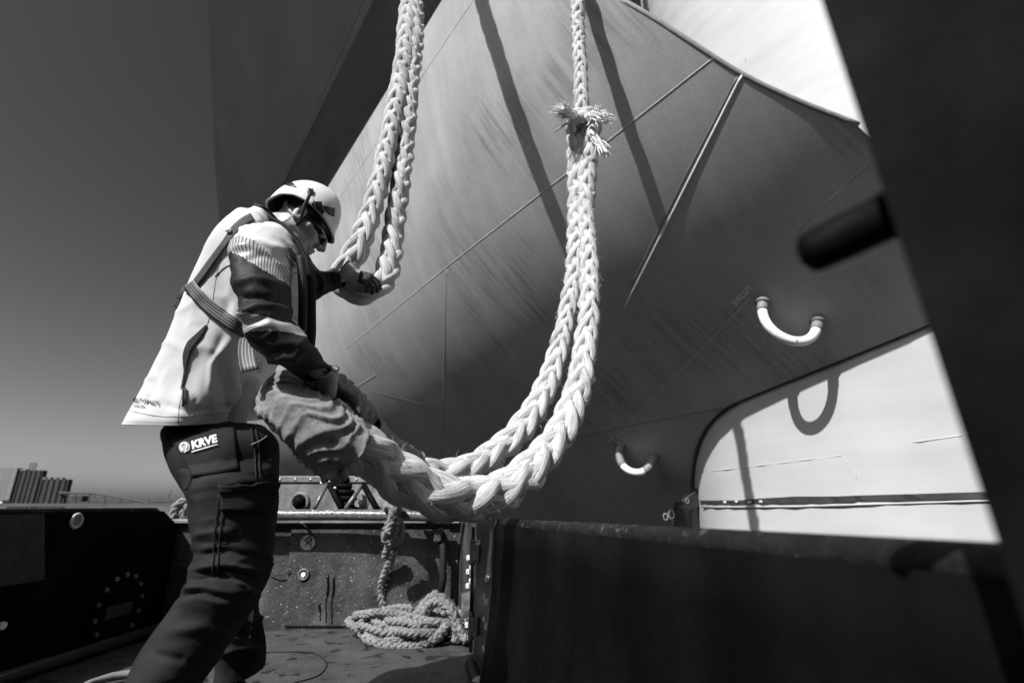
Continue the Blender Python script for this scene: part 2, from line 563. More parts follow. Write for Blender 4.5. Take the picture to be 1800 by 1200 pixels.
edge_px = [(1090, 0), (1150, 35), (1210, 74), (1300, 131), (1400, 179), (1508, 222)]
curve_px = [(1720, 530), (1615, 575), (1500, 622), (1400, 662), (1330, 690), (1270, 718), (1235, 755), (1217, 800), (1212, 850), (1214, 895)]
stem_px = [(364, 0), (369, 120), (376, 280), (388, 430), (414, 560), (445, 690), (476, 800), (492, 880)]
ship = empty('ship', (2.0, 6.0, -0.9), 'huge ship bow with grey flared plating and white side towering over the small boat', 'ship')
edge = [hull_hit(*p) for p in edge_px]
curv = [tuple(a) for a in catmull([hull_hit(*p) for p in curve_px], 6)]
stem = sorted([hull_hit(*p) for p in stem_px if hull_hit(*p)], key=lambda a: a[1])
_cp = [hpt(t, z) for t, z in curv]
_cp = [(p.y, p.x + 0.05) for p in _cp]
_cs = sorted(_cp)
_s0 = (_cs[6][1] - _cs[0][1]) / (_cs[6][0] - _cs[0][0]); _s1 = (_cs[-1][1] - _cs[-5][1]) / (_cs[-1][0] - _cs[-5][0])
_wc = np.array([(y, _cs[0][1] + _s0 * 1.0 * (y - _cs[0][0])) for y in np.linspace(1.0, _cs[0][0] - 0.3, 8)] + _cs[2::5] + [(y, _cs[-1][1] + _s1 * (y - _cs[-1][0])) for y in np.linspace(_cs[-1][0] + 0.3, 12, 8)])
print('STEM', [tuple(round(a, 2) for a in s) for s in stem])
ZB = [(-1.2, 2.6)] + [(z, t) for t, z in reversed(curv)] + [(1.9, -1.95), (2.2, -2.15), (2.5, -2.1)] + [(z, t) for t, z in reversed(edge)]
ZB += [(5.0, -0.35), (7.0, 0.6), (12.0, 2.5), (16.0, 4.0)]
zb = np.array(ZB)
ZP = 0.6 + (5.52 - 0.6) * HSC                                        # paint boundary
ZSEAM = hull_hit(578, 160)[1]
sz = np.array([s[1] for s in stem]); st = np.array([s[0] for s in stem])
def t_left(z): return float(np.interp(z, sz, st))
ztop = min(float(sz.max()), 15.5)
rows = sorted(set(np.linspace(-0.85, ztop, 420).tolist() + [ZP, ZSEAM] + [float(a) for a in zb[:, 0] if -0.85 < a < ztop]))
NT = 130
me = bpy.data.meshes.new('bow_plating')
V, F, MI = [], [], []
for z in rows:
    a, b_ = float(np.interp(z, zb[:, 0], zb[:, 1])), t_left(z)
    for j in range(NT + 1):
        u = (j / NT) ** 1.7
        V.append(hpt(a + (b_ - a) * u, z))
for i in range(len(rows) - 1):
    for j in range(NT):
        F.append([i * (NT + 1) + j, i * (NT + 1) + j + 1, (i + 1) * (NT + 1) + j + 1, (i + 1) * (NT + 1) + j])
        MI.append((2 if rows[i] >= ZSEAM - 1e-6 else 1) if rows[i] >= ZP - 1e-6 else 0)
me.from_pydata(V, [], F)
me.polygons.foreach_set('material_index', MI)
hull = link('bow_plating', me, [hull_m, port_m, topside_m], ship)
# make the normals face out, towards the quay side
if (me.polygons[0].normal).dot(HN) < 0:
    me.flip_normals()
so = hull.modifiers.new('thick', 'SOLIDIFY'); so.thickness = 0.03; so.offset = -1
# underside that joins the lower edge of the plating to the white side
me = bpy.data.meshes.new('bow_underside')
V = []
for t, z in curv:
    a = hpt(t, z) - hnorm(z, t) * 0.02
    V += [a, Vector((WX(a.y) + 0.02, a.y, z + 0.02))]
me.from_pydata(V, [], [[i * 2, i * 2 + 1, i * 2 + 3, i * 2 + 2] for i in range(len(curv) - 1)])
link('bow_underside', me, hull_m, ship)
# far half of the bow, mirrored behind the stem so that the ship is closed from the side
me = bpy.data.meshes.new('far_plating')
V, F = [], []
rr = np.linspace(-0.85, ztop, 60)
for z in rr:
    a = hpt(t_left(z), z)
    for u in (0, 1):
        V.append(a + Vector((0.55, 0.9, 0)).normalized() * (u * 14))
F = [[i * 2, i * 2 + 1, i * 2 + 3, i * 2 + 2] for i in range(len(rr) - 1)]
me.from_pydata(V, [], F)
link('far_plating', me, port_m, ship)

def hull_curve(px_pts, off=0.0, n=14):
    """pixel polyline laid on the plating (straight on the sheet between points)"""
    tz = [hull_hit(*px_pts[-1])]
    out = []
    for (a, b_) in zip(px_pts[:-1], px_pts[1:]):
        for j in range(n):
            u = j / n
            t, z = hull_hit(a[0] + (b_[0] - a[0]) * u, a[1] + (b_[1] - a[1]) * u)
            out.append(hpt(t, z) + hnorm(z, t) * off)
    t, z = tz[-1]
    out.append(hpt(t, z) + hnorm(z, t) * off)
    return out
def seam(name, pts, r, m):
    b = MB(); b.tube(hull_curve(pts, -r * 0.6), r, 6); b.build(name, m, ship, smooth=True)
for pts, r, m in [([(608, 613), (790, 465), (1000, 302), (1255, 101)], 0.0075, weld_m),
                  ([(592, 352), (606, 334), (740, 136), (832, 0)], 0.010, weld_m),
                  ([(560, 727), (606, 693), (661, 658)], 0.009, weld_m),
                  ([(785, 474), (782, 580), (776, 800)], 0.009, weld_m),
                  ([(612, 690), (632, 745), (640, 800)], 0.010, weld_m),
                  ([(660, 690), (790, 720), (900, 745)], 0.005, seam_m),
                  ([(1000, 771), (1120, 745), (1270, 717)], 0.010, seam_m),
                  ([(1320, 523), (1110, 740), (1050, 815)], 0.004, weld_m)]:
    seam('weld_seam', pts, r, m)
b = MB(); b.tube(hull_curve([(640, 0), (570, 160), (500, 318)], -0.008), 0.012, 6); b.build('weld_seam', black_m, ship)
# the doubled bright frame edge that runs down the flare
b = MB()
b.tube(hull_curve([(1304, 132), (1210, 318), (1115, 506), (1085, 565)], -0.006), [0.013] * 29 + list(np.linspace(0.013, 0.003, 14)), 6)
b.build('chine_bead', bright_m, ship, smooth=True)
b = MB(); b.tube(hull_curve([(1296, 135), (1203, 312), (1110, 500)], -0.004), 0.007, 6); b.build('chine_bead', seam_m, ship, smooth=True)
b = MB(); b.tube(hull_curve([(1402, 408), (1460, 348), (1530, 290)], -0.0015), 0.003, 6); b.build('weld_seam', seam_m, ship, smooth=True)
# rolled lip along the upper edge of the flare
lip = [hpt(t, z) + hnorm(z, t) * -0.017 for t, z in catmull(edge, 5)]
b = MB(); b.tube(lip, 0.022, 8); b.build('edge_lip', seam_m, ship, smooth=True)
lipc = [hpt(t, z) - hnorm(z, t) * 0.012 for t, z in curv]
b = MB(); b.tube(lipc, 0.014, 8); b.build('edge_lip', hull_m, ship, smooth=True)

# ------------------------------------------------------------------ white side plating
def wpt(y, z, off=0.0): return Vector((WX(y) - off, y, z))
b = MB()
ys = np.linspace(1.2, 10.5, 60); zs = np.linspace(-1.0, 9.5, 18)
Vw = [wpt(y, z) for z in zs for y in ys]
Fw = [[i * 60 + j, i * 60 + j + 1, (i + 1) * 60 + j + 1, (i + 1) * 60 + j] for i in range(17) for j in range(59)]
b.add(Vw, Fw); wo_ = b.build('side_plating', wall_m, ship, smooth=True)
wo_.data.flip_normals()
wo_.modifiers.new('thick', 'SOLIDIFY').thickness = 0.05
def wall_curve(px_pts, off=0.0, n=6):
    out = []
    P = [wall_hit(*p) for p in px_pts]
    for a, c in zip(P[:-1], P[1:]):
        pass
    for a, c in zip(px_pts[:-1], px_pts[1:]):
        for j in range(n):
            out.append(wall_hit(a[0] + (c[0] - a[0]) * j / n, a[1] + (c[1] - a[1]) * j / n) - Vector((off, 0, 0)))
    return out + [P[-1] - Vector((off, 0, 0))]
wseam = mat('white_seam', 0.5, 0.6, 0.1, 5)
for pts in ([(1232, 830), (1360, 815), (1480, 800)], [(1480, 800), (1503, 830), (1510, 876)], [(1600, 778), (1690, 765)], [(1282, 15), (1297, 60), (1312, 110)],
            [(1300, 770), (1302, 812)]):
    b = MB(); b.tube(wall_curve(pts, 0.0), 0.004, 5); b.build('plate_seam', wseam, ship, smooth=True)
# dark gap and ledge that runs along the white side
strake = mat('strake_dark_paint', 0.03, 0.8, 0.5, 8)
rust = mat('strake_rust', 0.10, 0.9, 0.6, 14, bump=0.3)
rng = random.Random(5)
b = MB()
top_px = [(1232, 879), (1300, 879), (1330, 876), (1400, 872), (1470, 872), (1520, 870), (1600, 868), (1760, 863)]
bot_px = [(1232, 884), (1300, 885), (1330, 884), (1400, 884), (1470, 883), (1520, 879), (1600, 880), (1760, 875)]
A = wall_curve(top_px, 0, 5); B_ = wall_curve(bot_px, 0, 5)
for i in range(len(A) - 1):
    b.prism([A[i] - Vector((0.001, 0, 0)), A[i + 1] - Vector((0.001, 0, 0)), B_[i + 1] - Vector((0.001, 0, 0)), B_[i] - Vector((0.001, 0, 0))], (-0.010, -0.004, 0))
b.build('strake_gap', strake, ship)
b = MB()
b.tube(wall_curve([(1236, 891), (1400, 890), (1560, 885), (1760, 879)], 0.01), 0.007, 8); b.build('lower_ledge', wall_m, ship, smooth=True)
b = MB()
for px, py, w in ((1276, 882, 10), (1296, 881, 10), (1318, 882, 18), (1338, 881, 14)):
    p = wall_hit(px, py); b = MB(); b.box(p - Vector((0.012, 0, 0)), (0.008, w / 900 * 5, 0.018), bev=0.002); b.build('strake_clip', whitebar_m, ship)
# ------------------------------------------------------------------ black towing bracket low on the bow
b = MB()
K = 5.5
def thick_bar(p0, p1, w, d=0.12):
    a, c = PK(p0[0], p0[1], K), PK(p1[0], p1[1], K)
    dirv = (c - a)
    R = rot_to(dirv, Vector((0, 1, 0)))
    b.box((a + c) / 2, (d, w, dirv.length), R, 0.008)
thick_bar((1204, 890), (1236, 866), 0.15)
thick_bar((1193, 925), (1200, 886), 0.138, 0.117)
b.build('towing_bracket', black_m, ship)
b = MB()
def ringat(px, py, r, k=K - 0.12):
    b = MB(); c = PK(px, py, k)
    b.tube([c + Vector((math.cos(a) * r, 0.0, math.sin(a) * r * 1.5)) for a in np.linspace(0, 2 * math.pi, 17)[:-1]], r * 0.33, 6, closed=True); b.build('shackle', stub_m, ship, smooth=True)
ringat(1208, 880, 0.016); ringat(1180, 904, 0.028); ringat(1170, 908, 0.022)

# ------------------------------------------------------------------ U shaped pulling bars
def u_bar(name, pa, pb, depth, r, split, seed):
    (ta, za), (tb, zb_) = hull_hit(*pa), hull_hit(*pb)
    A_, B2 = hpt(ta, za), hpt(tb, zb_)
    n = (hnorm(za, ta) + hnorm(zb_, tb)).normalized()
    n = (n + Vector((0.1, 0.1, -0.55))).normalized()
    pts = []
    for s in np.linspace(0, 1, 41):
        ang = math.pi * s
        base = (A_ + B2) / 2 - (B2 - A_) / 2 * math.cos(ang)
        pts.append(base + n * depth * (math.sin(ang) ** 0.8 if 0 < s < 1 else 0))
    o = empty(name, A_)
    o.parent = ship; o.location = A_ - wloc(ship)
    i0, i1 = split
    b = MB(); b.tube(pts[i0:i1], r, 14); b.build('bar', whitebar_m, o, smooth=True)
    for c, seg_ in ((A_, [A_ - n * 0.02] + pts[1:i0 + 1]), (B2, pts[i1 - 1:-1] + [B2 - n * 0.02])):
        b = MB(); b.tube(seg_, r * 1.12, 14); b.cyl(c - n * 0.01, c + n * 0.012, r * 1.6, 16)
        b.build('stub', stub_m, o, smooth=True)
u_bar('pulling_bar', (1341, 531), (1437, 565), 0.27, 0.037, (3, 38), 1)
u_bar('pulling_bar', (1091, 783), (1150, 800), 0.26, 0.040, (12, 30), 2)
# lettering beside the upper bar, along the welds
def hull_text(body, p0, p1, h_px, bold, m, name):
    Vt, Ft = text_mesh(body, 1.0, bold)
    w = max(v.x for v in Vt)
    d = Vector((p1[0] - p0[0], p1[1] - p0[1])); L = d.length; d /= L
    up = Vector((d.y, -d.x))
    out = []
    for v in Vt:
        px = p0[0] + d.x * v.x / w * L + up.x * v.y * h_px / 0.7
        py = p0[1] + d.y * v.x / w * L + up.y * v.y * h_px / 0.7
        t, z = hull_hit(px, py)
        out.append(hpt(t, z) + hnorm(z, t) * 0.004)
    b = MB(); b.add(out, Ft); b.build(name, m, ship)
hull_text('SWL50T', (1293, 538), (1325, 507), 11, 0.0, letter_m, 'load_marking')
hull_text('SWL50T', (1069, 779), (1079, 770), 4.5, 0.01, letter_m, 'load_marking')
# ================================================================== the small mooring boat we stand in
boat = empty('mooring_boat', (-0.8, 1.5, 0.0), 'black steel mooring boat seen from inside, with bulwarks, rail and wet deck', 'boat')
deck_m = mat('deck_steel', 0.05, 0.45, 0.45, 6, bump=0.5, bscale=45, spots=(14, 0.585, 0.010), grain=(160, 0.25), spec=0.5)
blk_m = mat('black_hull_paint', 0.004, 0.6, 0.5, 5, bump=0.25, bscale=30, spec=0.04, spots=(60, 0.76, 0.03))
back_m = mat('worn_black_paint', 0.055, 0.42, 0.65, 7, grain=(140, 0.3), bump=0.4, bscale=55, spec=0.5, spots=(85, 0.66, 0.32), streak=((9, 9, 0.8), 0.5))
right_m = mat('black_paint_with_shade', 0.003, 0.6, 0.5, 6, bump=0.4, bscale=25, spec=0.06, streak=((9, 9, 0.9), 0.5))  # black paint set darker still to carry the shade on this bulwark
pipe_m = mat('rail_paint', 0.10, 0.28, 0.6, 30, bump=0.4, bscale=60, spec=0.6, spots=(55, 0.68, 0.3))
plat_m = mat('platform_steel', 0.20, 0.5, 0.45, 7, bump=0.4, bscale=30, streak=((8, 8, 1.0), 0.5), spots=(60, 0.68, 0.5))
bolt_m = mat('bolt_zinc', 0.75, 0.45, 0.3, 60, spec=0.6)
rub_m = mat('cap_rubber', 0.008, 0.6, 0.7, 14, bump=0.7, bscale=45, spec=0.2, spots=(40, 0.62, 0.05))
stick_m = mat('sticker_grey', 0.45, 0.6, 0.1, 30)
dark_m = mat('deep_black', 0.006, 0.7, 0.3, 10)
edge_m = mat('worn_and_highlight_edge', 0.5, 0.4, 0.4, 40)

# deck
b = MB()
b.prism([(-1.95, -1.6, 0), (0.6, -1.6, 0), (0.6, 0.4, 0), (-0.02, 2.0, 0), (-0.27, 2.86, 0), (-1.95, 2.86, 0)], (0, 0, -0.05))
b.build('deck', deck_m, boat)
# hull sides below the deck
b = MB()
b.prism([(-2.05, -2.5, -1.4), (0.72, -2.5, -1.4), (0.45, 0.6, -1.4), (0.02, 2.0, -1.4), (-0.2, 3.25, -1.4), (-2.05, 3.25, -1.4)], (0, 0, 1.34))
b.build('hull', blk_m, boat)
# left bulwark
LX = lambda y: -1.86 + 0.06 * (y - 1.0)
b = MB()
def lw(y, z, off=0): return Vector((LX(y) + off, y, z))
b.prism([lw(-1.5, 0), lw(2.9, 0), lw(2.9, 0.46), lw(2.72, 0.565), lw(-1.5, 0.575)], (-0.06, 0, 0))
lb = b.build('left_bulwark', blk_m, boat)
b = MB(); b.tube([lw(-1.5, 0.578, -0.03), lw(2.70, 0.568, -0.03)], 0.014, 8); b.tube([lw(2.70, 0.568, -0.03), lw(2.9, 0.46, -0.03)], 0.014, 8)
b.build('cap', rub_m, lb, smooth=True)
def on_left(px, py):
    r = ray(px, py)
    k = (-1.86 - 0.06) / (r.x - 0.06 * r.y)
    return Vector((0, 0, CAM_H)) + r * k
panel_m = mat('dull_panel', 0.035, 0.85, 0.3, 20, bump=0.2)
b = MB(); b.prism([on_left(*p) + Vector((0.002, 0, 0)) for p in ((-60, 905), (75, 903), (75, 1018), (-60, 1040))], (0.006, 0, 0)); b.build('panel', panel_m, lb)
c = on_left(132, 915)
b = MB(); b.tube([c + Vector((0.006, math.cos(a) * 0.026, math.sin(a) * 0.026)) for a in np.linspace(0, 2 * math.pi, 25)[:-1]], 0.006, 8, closed=True)
b.build('hawse_ring', edge_m, lb, smooth=True)
b = MB(); b.cyl(c + Vector((-0.002, 0, 0)), c + Vector((0.004, 0, 0)), 0.024, 20); b.build('hawse_plug', plat_m, lb)
c = on_left(205, 1068)
b = MB(); b.cyl(c, c + Vector((0.010, 0, 0)), 0.155, 36); mh = b.build('manhole_cover', blk_m, boat)
for i in range(14):
    a = 2 * math.pi * i / 14 + 0.2
    p = c + Vector((0.010, math.cos(a) * 0.137, math.sin(a) * 0.137))
    bb = MB(); bb.cyl(p, p + Vector((0.009, 0, 0)), 0.010, 6); bb.build('bolt', plat_m, mh)
b = MB(); b.box(c + Vector((0.012, 0, -0.01)), (0.008, 0.16, 0.05), bev=0.003); b.build('handle_plate', panel_m, mh)
b = MB(); p = on_left(1, 1099); b.cyl(p, p + Vector((0.012, 0, 0)), 0.013, 12); b.build('bolt', bolt_m, lb)
b = MB(); b.tube([(LX(0.8) + 0.05, 0.8, 0.03), (LX(2.8) + 0.05, 2.8, 0.03)], 0.022, 8); b.build('foot_pipe', panel_m, boat, smooth=True)

# back bulwark with its ledge, raised panel and pipe rail
YB = 2.85
def bk(px, py, off=0.0): 
    p = PY(px, py, YB - off); return p
b = MB()
b.box(((-1.8 - 0.27) / 2, YB + 0.03, 0.25), (1.53, 0.06, 0.5)); bb_ = b.build('back_bulwark', back_m, boat)
b = MB(); b.box((-1.03, YB + 0.02, 0.513), (1.52, 0.11, 0.02), bev=0.004); b.build('ledge', plat_m, bb_)
b = MB()
pp = [bk(514, 930), (bk(790, 930)), bk(806, 955), bk(800, 1098), bk(500, 1098)]
b.prism([p for p in pp], (0, -0.012, 0)); b.build('raised_panel', back_m, bb_)
b = MB(); zr = PY(640, 905, 2.74).z
b.tube([(-1.62, 2.745, zr), (-1.55, 2.745, zr), (-0.9, 2.74, zr + 0.002), (-0.2, 2.71, zr - 0.004), (-0.12, 2.62, zr - 0.006)], 0.027, 14)
rail = b.build('pipe_rail', pipe_m, boat, smooth=True)
for x in (-1.5, -0.42):
    b = MB(); b.box((x, 2.80, 0.522), (0.03, 0.10, 0.02)); b.box((x, 2.755, 0.522), (0.03, 0.02, 0.03)); b.build('rail_bracket', back_m, rail)
stp = bk(541, 953, 0.014)
b = MB(); b.cyl(stp, stp + Vector((0, -0.003, 0)), 0.037, 28); b.build('round_sticker', stick_m, bb_)
b = MB()
for p0, p1 in (((533, 947), (547, 958)), ((547, 944), (546, 963)), ((536, 959), (548, 945))):
    a, c = bk(p0[0], p0[1], 0.0185), bk(p1[0], p1[1], 0.0185); b.tube([a, c], 0.0022, 5)
b.build('sticker_mark', dark_m, bb_)
c = bk(534, 1009, 0.012)
b = MB(); b.tube([c + Vector((math.cos(a) * 0.024, -0.004, math.sin(a) * 0.024)) for a in np.linspace(0, 2 * math.pi, 25)[:-1]], 0.006, 8, closed=True); dp = b.build('drain_plug', plat_m, bb_, smooth=True)
b = MB(); b.cyl(c, c + Vector((0, -0.010, 0)), 0.013, 6); b.build('nut', bolt_m, dp)
drip = mat('oil_drip', 0.004, 0.3)
b = MB()
for px, y0, y1 in ((577, 1010, 1094), (587, 1012, 1096), (566, 1060, 1090)):
    pts = [bk(px + math.sin(y / 9.0) * 1.2 - (y - 1010) * 0.06, y, 0.0135) for y in np.linspace(y0, y1, 14)]
    b.tube(pts, [0.006 if i < 6 else 0.0025 for i in range(14)], 5)
b.build('oil_drips', drip, bb_, smooth=True)
# latch and bracket in the right hand corner of the panel
b = MB()
b.box(bk(762, 934, 0.03), (0.10, 0.03, 0.02), bev=0.004); b.box(bk(771, 940, 0.05), (0.035, 0.10, 0.06), bev=0.006)
b.build('latch', back_m, bb_)
b = MB()
a = bk(771, 940, 0.05)
b.tube([a, a + Vector((0.03, -0.03, -0.06)), a + Vector((0.035, -0.03, -0.2)), a + Vector((0.02, -0.02, -0.3))], 0.018, 8); b.build('latch_shadow_arm', dark_m, bb_, smooth=True)  # latch hardware in deep black, drawn along the shadow shape below it
# thin cable loops
b = MB()
b.tube([tuple(p) for p in [bk(x, y, 0.02) for x, y in ((470, 1004), (486, 1011), (500, 1009), (510, 1003))]], 0.003, 5)
b.build('cable', dark_m, bb_, smooth=True); b = MB()
b.tube([tuple(p) for p in [bk(x, y, 0.03) for x, y in ((528, 915), (540, 928), (547, 935), (545, 942), (538, 948))]], 0.004, 5)
b.build('cable', dark_m, bb_, smooth=True)
# side plates with their bolts between the back bulwark and the long right bulwark
C1, C2 = Vector((-0.27, 2.84, 0)), Vector((-0.035, 2.0, 0))
b = MB()
b.prism([C1, C1 + Vector((0, 0, 0.52)), C2 + Vector((0, 0, 0.545)), C2], (0.05, 0.014, 0)); side = b.build('side_plate', back_m, boat)
sd = (C2 - C1).normalized(); sn = Vector((-sd.y, sd.x, 0)) * (1 if Vector((-sd.y, sd.x, 0)).x < 0 else -1)
def sp(u, z, off=0): return C1.lerp(C2, u) + Vector((0, 0, z)) + sn * off
b = MB()
b.prism([sp(0.42, 0.0, 0.002), sp(0.42, 0.5, 0.002), sp(0.435, 0.5, 0.002), sp(0.435, 0.0, 0.002)], sn * 0.012); b.build('stiffener', blk_m, side)
b = MB()
b.prism([sp(0.80, 0.0, 0.002), sp(0.80, 0.53, 0.002), sp(0.97, 0.54, 0.002), sp(0.97, 0.0, 0.002)], sn * 0.02); b.build('door_frame', back_m, side)
rng = random.Random(3)
for u, zs_ in ((0.30, (0.36, 0.30, 0.24, 0.16, 0.08, 0.03)), (0.385, (0.33, 0.27, 0.2, 0.12, 0.05)), (0.72, (0.25, 0.17, 0.07, -0.0)), (0.86, (0.33, 0.25, 0.17, 0.09, 0.02))):
    for z in zs_:
        if z < 0.01: continue
        p = sp(u, z, 0.022 if u > 0.78 else 0.001)
        bb = MB(); bb.cyl(p, p + sn * 0.012, 0.009, 6); bb.box(p + sn * 0.004, (0.014, 0.016, 0.022), bev=0.002); bb.build('bolt', bolt_m, side)
for u_, z_ in ((0.55, 0.40), (0.55, 0.12)):
    b = MB(); b.box(sp(u_, z_, 0.012), (0.03, 0.05, 0.07), bev=0.005); b.cyl(sp(u_, z_ - 0.05, 0.03), sp(u_, z_ + 0.05, 0.03), 0.012, 10); b.build('hinge', pipe_m, side)
b = MB(); b.prism([sp(0.40, 0.17, 0.003), sp(0.40, 0.235, 0.003), sp(0.41, 0.22, 0.05), sp(0.41, 0.13, 0.05)], (0, 0, 0.002)); b.build('bright_plate', edge_m, side)
# long bulwark on the right, running past the camera
R0 = Vector((-0.035, 2.0, 0)); R1 = Vector((0.345, 0.37, 0)); R2 = Vector((0.60, -1.2, 0))
rn = Vector((-0.97, -0.22, 0))
b = MB()
V = []
zs = np.linspace(0, 1, 9)
path = [R0.lerp(R1, u) for u in np.linspace(0, 1, 12)] + [R1.lerp(R2, u) for u in np.linspace(0.2, 1, 5)]
ztop_ = list(np.linspace(0.527, 0.553, 12)) + [0.554] * 5
for p, zt in zip(path, ztop_):
    for z in zs:
        lean = 0.05 * (1 - z) ** 2
        V.append(p + Vector((-lean, 0, z * zt)))
F = [[i * 9 + j, i * 9 + j + 1, (i + 1) * 9 + j + 1, (i + 1) * 9 + j] for i in range(len(path) - 1) for j in range(8)]
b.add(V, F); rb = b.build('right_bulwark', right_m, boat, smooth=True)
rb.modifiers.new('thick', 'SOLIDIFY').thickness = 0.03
b = MB(); b.tube([p + Vector((0, 0, zt)) for p, zt in zip(path, ztop_)], 0.0215, 14); cap = b.build('cap', rub_m, rb, smooth=True)
b = MB()
b.tube([R0 + Vector((-0.022, -0.01, 0.540)), R0 + Vector((-0.027, -0.012, 0.525)), R0 + Vector((-0.022, -0.012, 0.50)), R0 + Vector((-0.018, -0.01, 0.43))], 0.0028, 6)
b.build('edge_highlight', edge_m, rb, smooth=True)  # highlight of the rolled edge, put in as a pale tube
b = MB()
for (u, z0, z1) in ((0.08, 0.44, 0.20),):
    p = R0.lerp(R1, u)
    b.prism([p + Vector((-0.012, 0, z0)), p + Vector((-0.016, 0.02, z1)), p + Vector((-0.05, 0.03, z1 - 0.03)), p + Vector((-0.02, 0.02, z0))], (0, -0.012, 0))
b.build('web_plate', blk_m, rb)
# wheelhouse pillar close to the lens, with its peg
b = MB()
def col(px, py, k): return PK(px, py, k)
pb0, pt0 = PK(1756, 960, 0.215), PK(1437, -20, 0.30)
ax = (pt0 - pb0)
lo, hi = pb0 - ax * 1.2, pb0 + ax * 2.2
b.prism([lo, lo + Vector((0.25, -0.10, 0)), hi + Vector((0.25, -0.10, 0)), hi], Vector((0.06, 0.06, 0)))
pil = b.build('wheelhouse_pillar', mat('pillar_paint', 0.005, 0.7, 0.8, 7, bump=0.3, bscale=20, spec=0.05, streak=((5, 5, 1.2), 0.7)), boat)
b = MB()
a, c = PK(1418, 448, 0.33), PK(1575, 372, 0.31)
dv = (c - a).normalized()
b.tube([a - dv * 0.004, a - dv * 0.001, a + dv * 0.003, a + dv * 0.02, c + dv * 0.03], [0.005, 0.0115, 0.0135, 0.0145, 0.0155], 16); b.build('peg', blk_m, pil, smooth=True)
# platform on the fore deck with its rollers, dome and struts
YP = 3.22
px0, px1 = PY(330, 850, YP).x, PY(722, 850, YP).x
zt = PY(600, 836, YP).z
plat = empty('fore_platform', (px0, YP, 0.4)); plat.parent = boat; plat.location = Vector((px0, YP, 0.4)) - wloc(boat)
X0 = PY(478, 850, YP).x
b = MB(); b.box(((X0 + px1) / 2, YP + 0.25, zt / 2), (px1 - X0, 0.5, zt), bev=0.008); b.build('box', plat_m, plat)
b = MB(); b.box(((X0 + px1) / 2, YP - 0.004, zt - 0.02), (px1 - X0 + 0.01, 0.012, 0.035), bev=0.003); b.build('top_band', plat_m, plat)
for i in range(9):
    p = Vector((X0 + 0.05 + (px1 - X0 - 0.1) * i / 8, YP - 0.010, zt - 0.02))
    bb = MB(); bb.ball(p, 0.007, 8); bb.build('rivet', bolt_m, plat, smooth=True)
c = PY(527, 882, YP - 0.005)
b = MB(); b.tube([c + Vector((math.cos(a) * 0.048, 0, math.sin(a) * 0.048)) for a in np.linspace(0, 2 * math.pi, 33)[:-1]], 0.012, 8, closed=True); fl = b.build('dome_flange', plat_m, plat, smooth=True)
b = MB(); b.ball(c, 0.040, 20, (1, 1.1, 1)); b.build('dome', blk_m, fl, smooth=True)
for p0, p1, p2 in (((553, 893), (577, 847), (600, 893)), ((608, 893), (638, 850), (662, 893))):
    b = MB(); a1, a2, a3 = PY(p0[0], p0[1], 2.98), PY(p1[0], p1[1], 3.12), PY(p2[0], p2[1], 3.0)
    b.tube([a1, a2], 0.012, 8); b.build('strut', pipe_m, plat, smooth=True)
    b = MB(); b.tube([a2, a3], 0.017, 8); b.build('strut', blk_m, plat, smooth=True)
for i, (px, py) in enumerate(((593, 842), (597, 853), (601, 864), (605, 875), (609, 886))):
    b = MB(); a = PY(px - 11, py, 3.12); b.tube([a, a + Vector((0.004, 0, 0)), a + Vector((0.105, 0.0, -0.006)), a + Vector((0.109, 0, -0.006))], [0.010, 0.018, 0.018, 0.010], 12); b.build('fender_roller', blk_m, plat, smooth=True)
for px, py in ((581, 845), (566, 848), (588, 858), (632, 882)):
    b = MB(); b.ball(PY(px, py, 3.09), 0.011, 10); b.build('pin', bolt_m, plat, smooth=True)
b = MB(); c = PY(634, 884, 3.14); b.cyl(c, c + Vector((0, -0.02, 0)), 0.05, 20); b.cyl(c, c + Vector((0, -0.05, 0)), 0.022, 12); b.build('sheave', plat_m, plat)
# weld scar on the deck, a bent wire and the striped pole end
b = MB()
b.tube([PZ(x, y, 0.002) for x, y in catmull([(455, 1146), (500, 1145), (545, 1146), (570, 1158), (573, 1172), (556, 1188), (515, 1200)], 6)], 0.0022, 5)
b.build('deck_weld', dark_m, boat, smooth=True)

# loose things on deck
pole_m = striped('pole_stripes', 0.5, 0.03, 6.0, axis=1, duty=0.5, rough=0.5)
b = MB()
a, c = PZ(824, 1160, 0.045), PK(846, 1215, 1.80)
dv = (c - a).normalized()
b.tube([a, a + dv * 0.006, a + dv * 0.02, c, c + dv * 0.25], [0.008, 0.019, 0.023, 0.024, 0.024], 14)
tag(b.build('striped_pole', pole_m, None, smooth=True), 'short pole end painted in light and dark bands lying by the bolted side plate', 'pole')
white_cloth = mat('pale_hose', 0.16, 0.7, 0.15, 20)
b = MB()
b.tube([PZ(x, y, 0.025) for x, y in ((130, 1212), (160, 1199), (195, 1189), (240, 1182), (290, 1180))], [0.006, 0.011, 0.014, 0.014, 0.010], 10)
tag(b.build('hose', white_cloth, None, smooth=True), 'pale hose lying on the deck behind the worker near leg', 'hose')
# seizing lines
fur_m = mat('old_rope_fibre', 0.30, 0.9, 0.55, 60, bump=0.9, bscale=120)
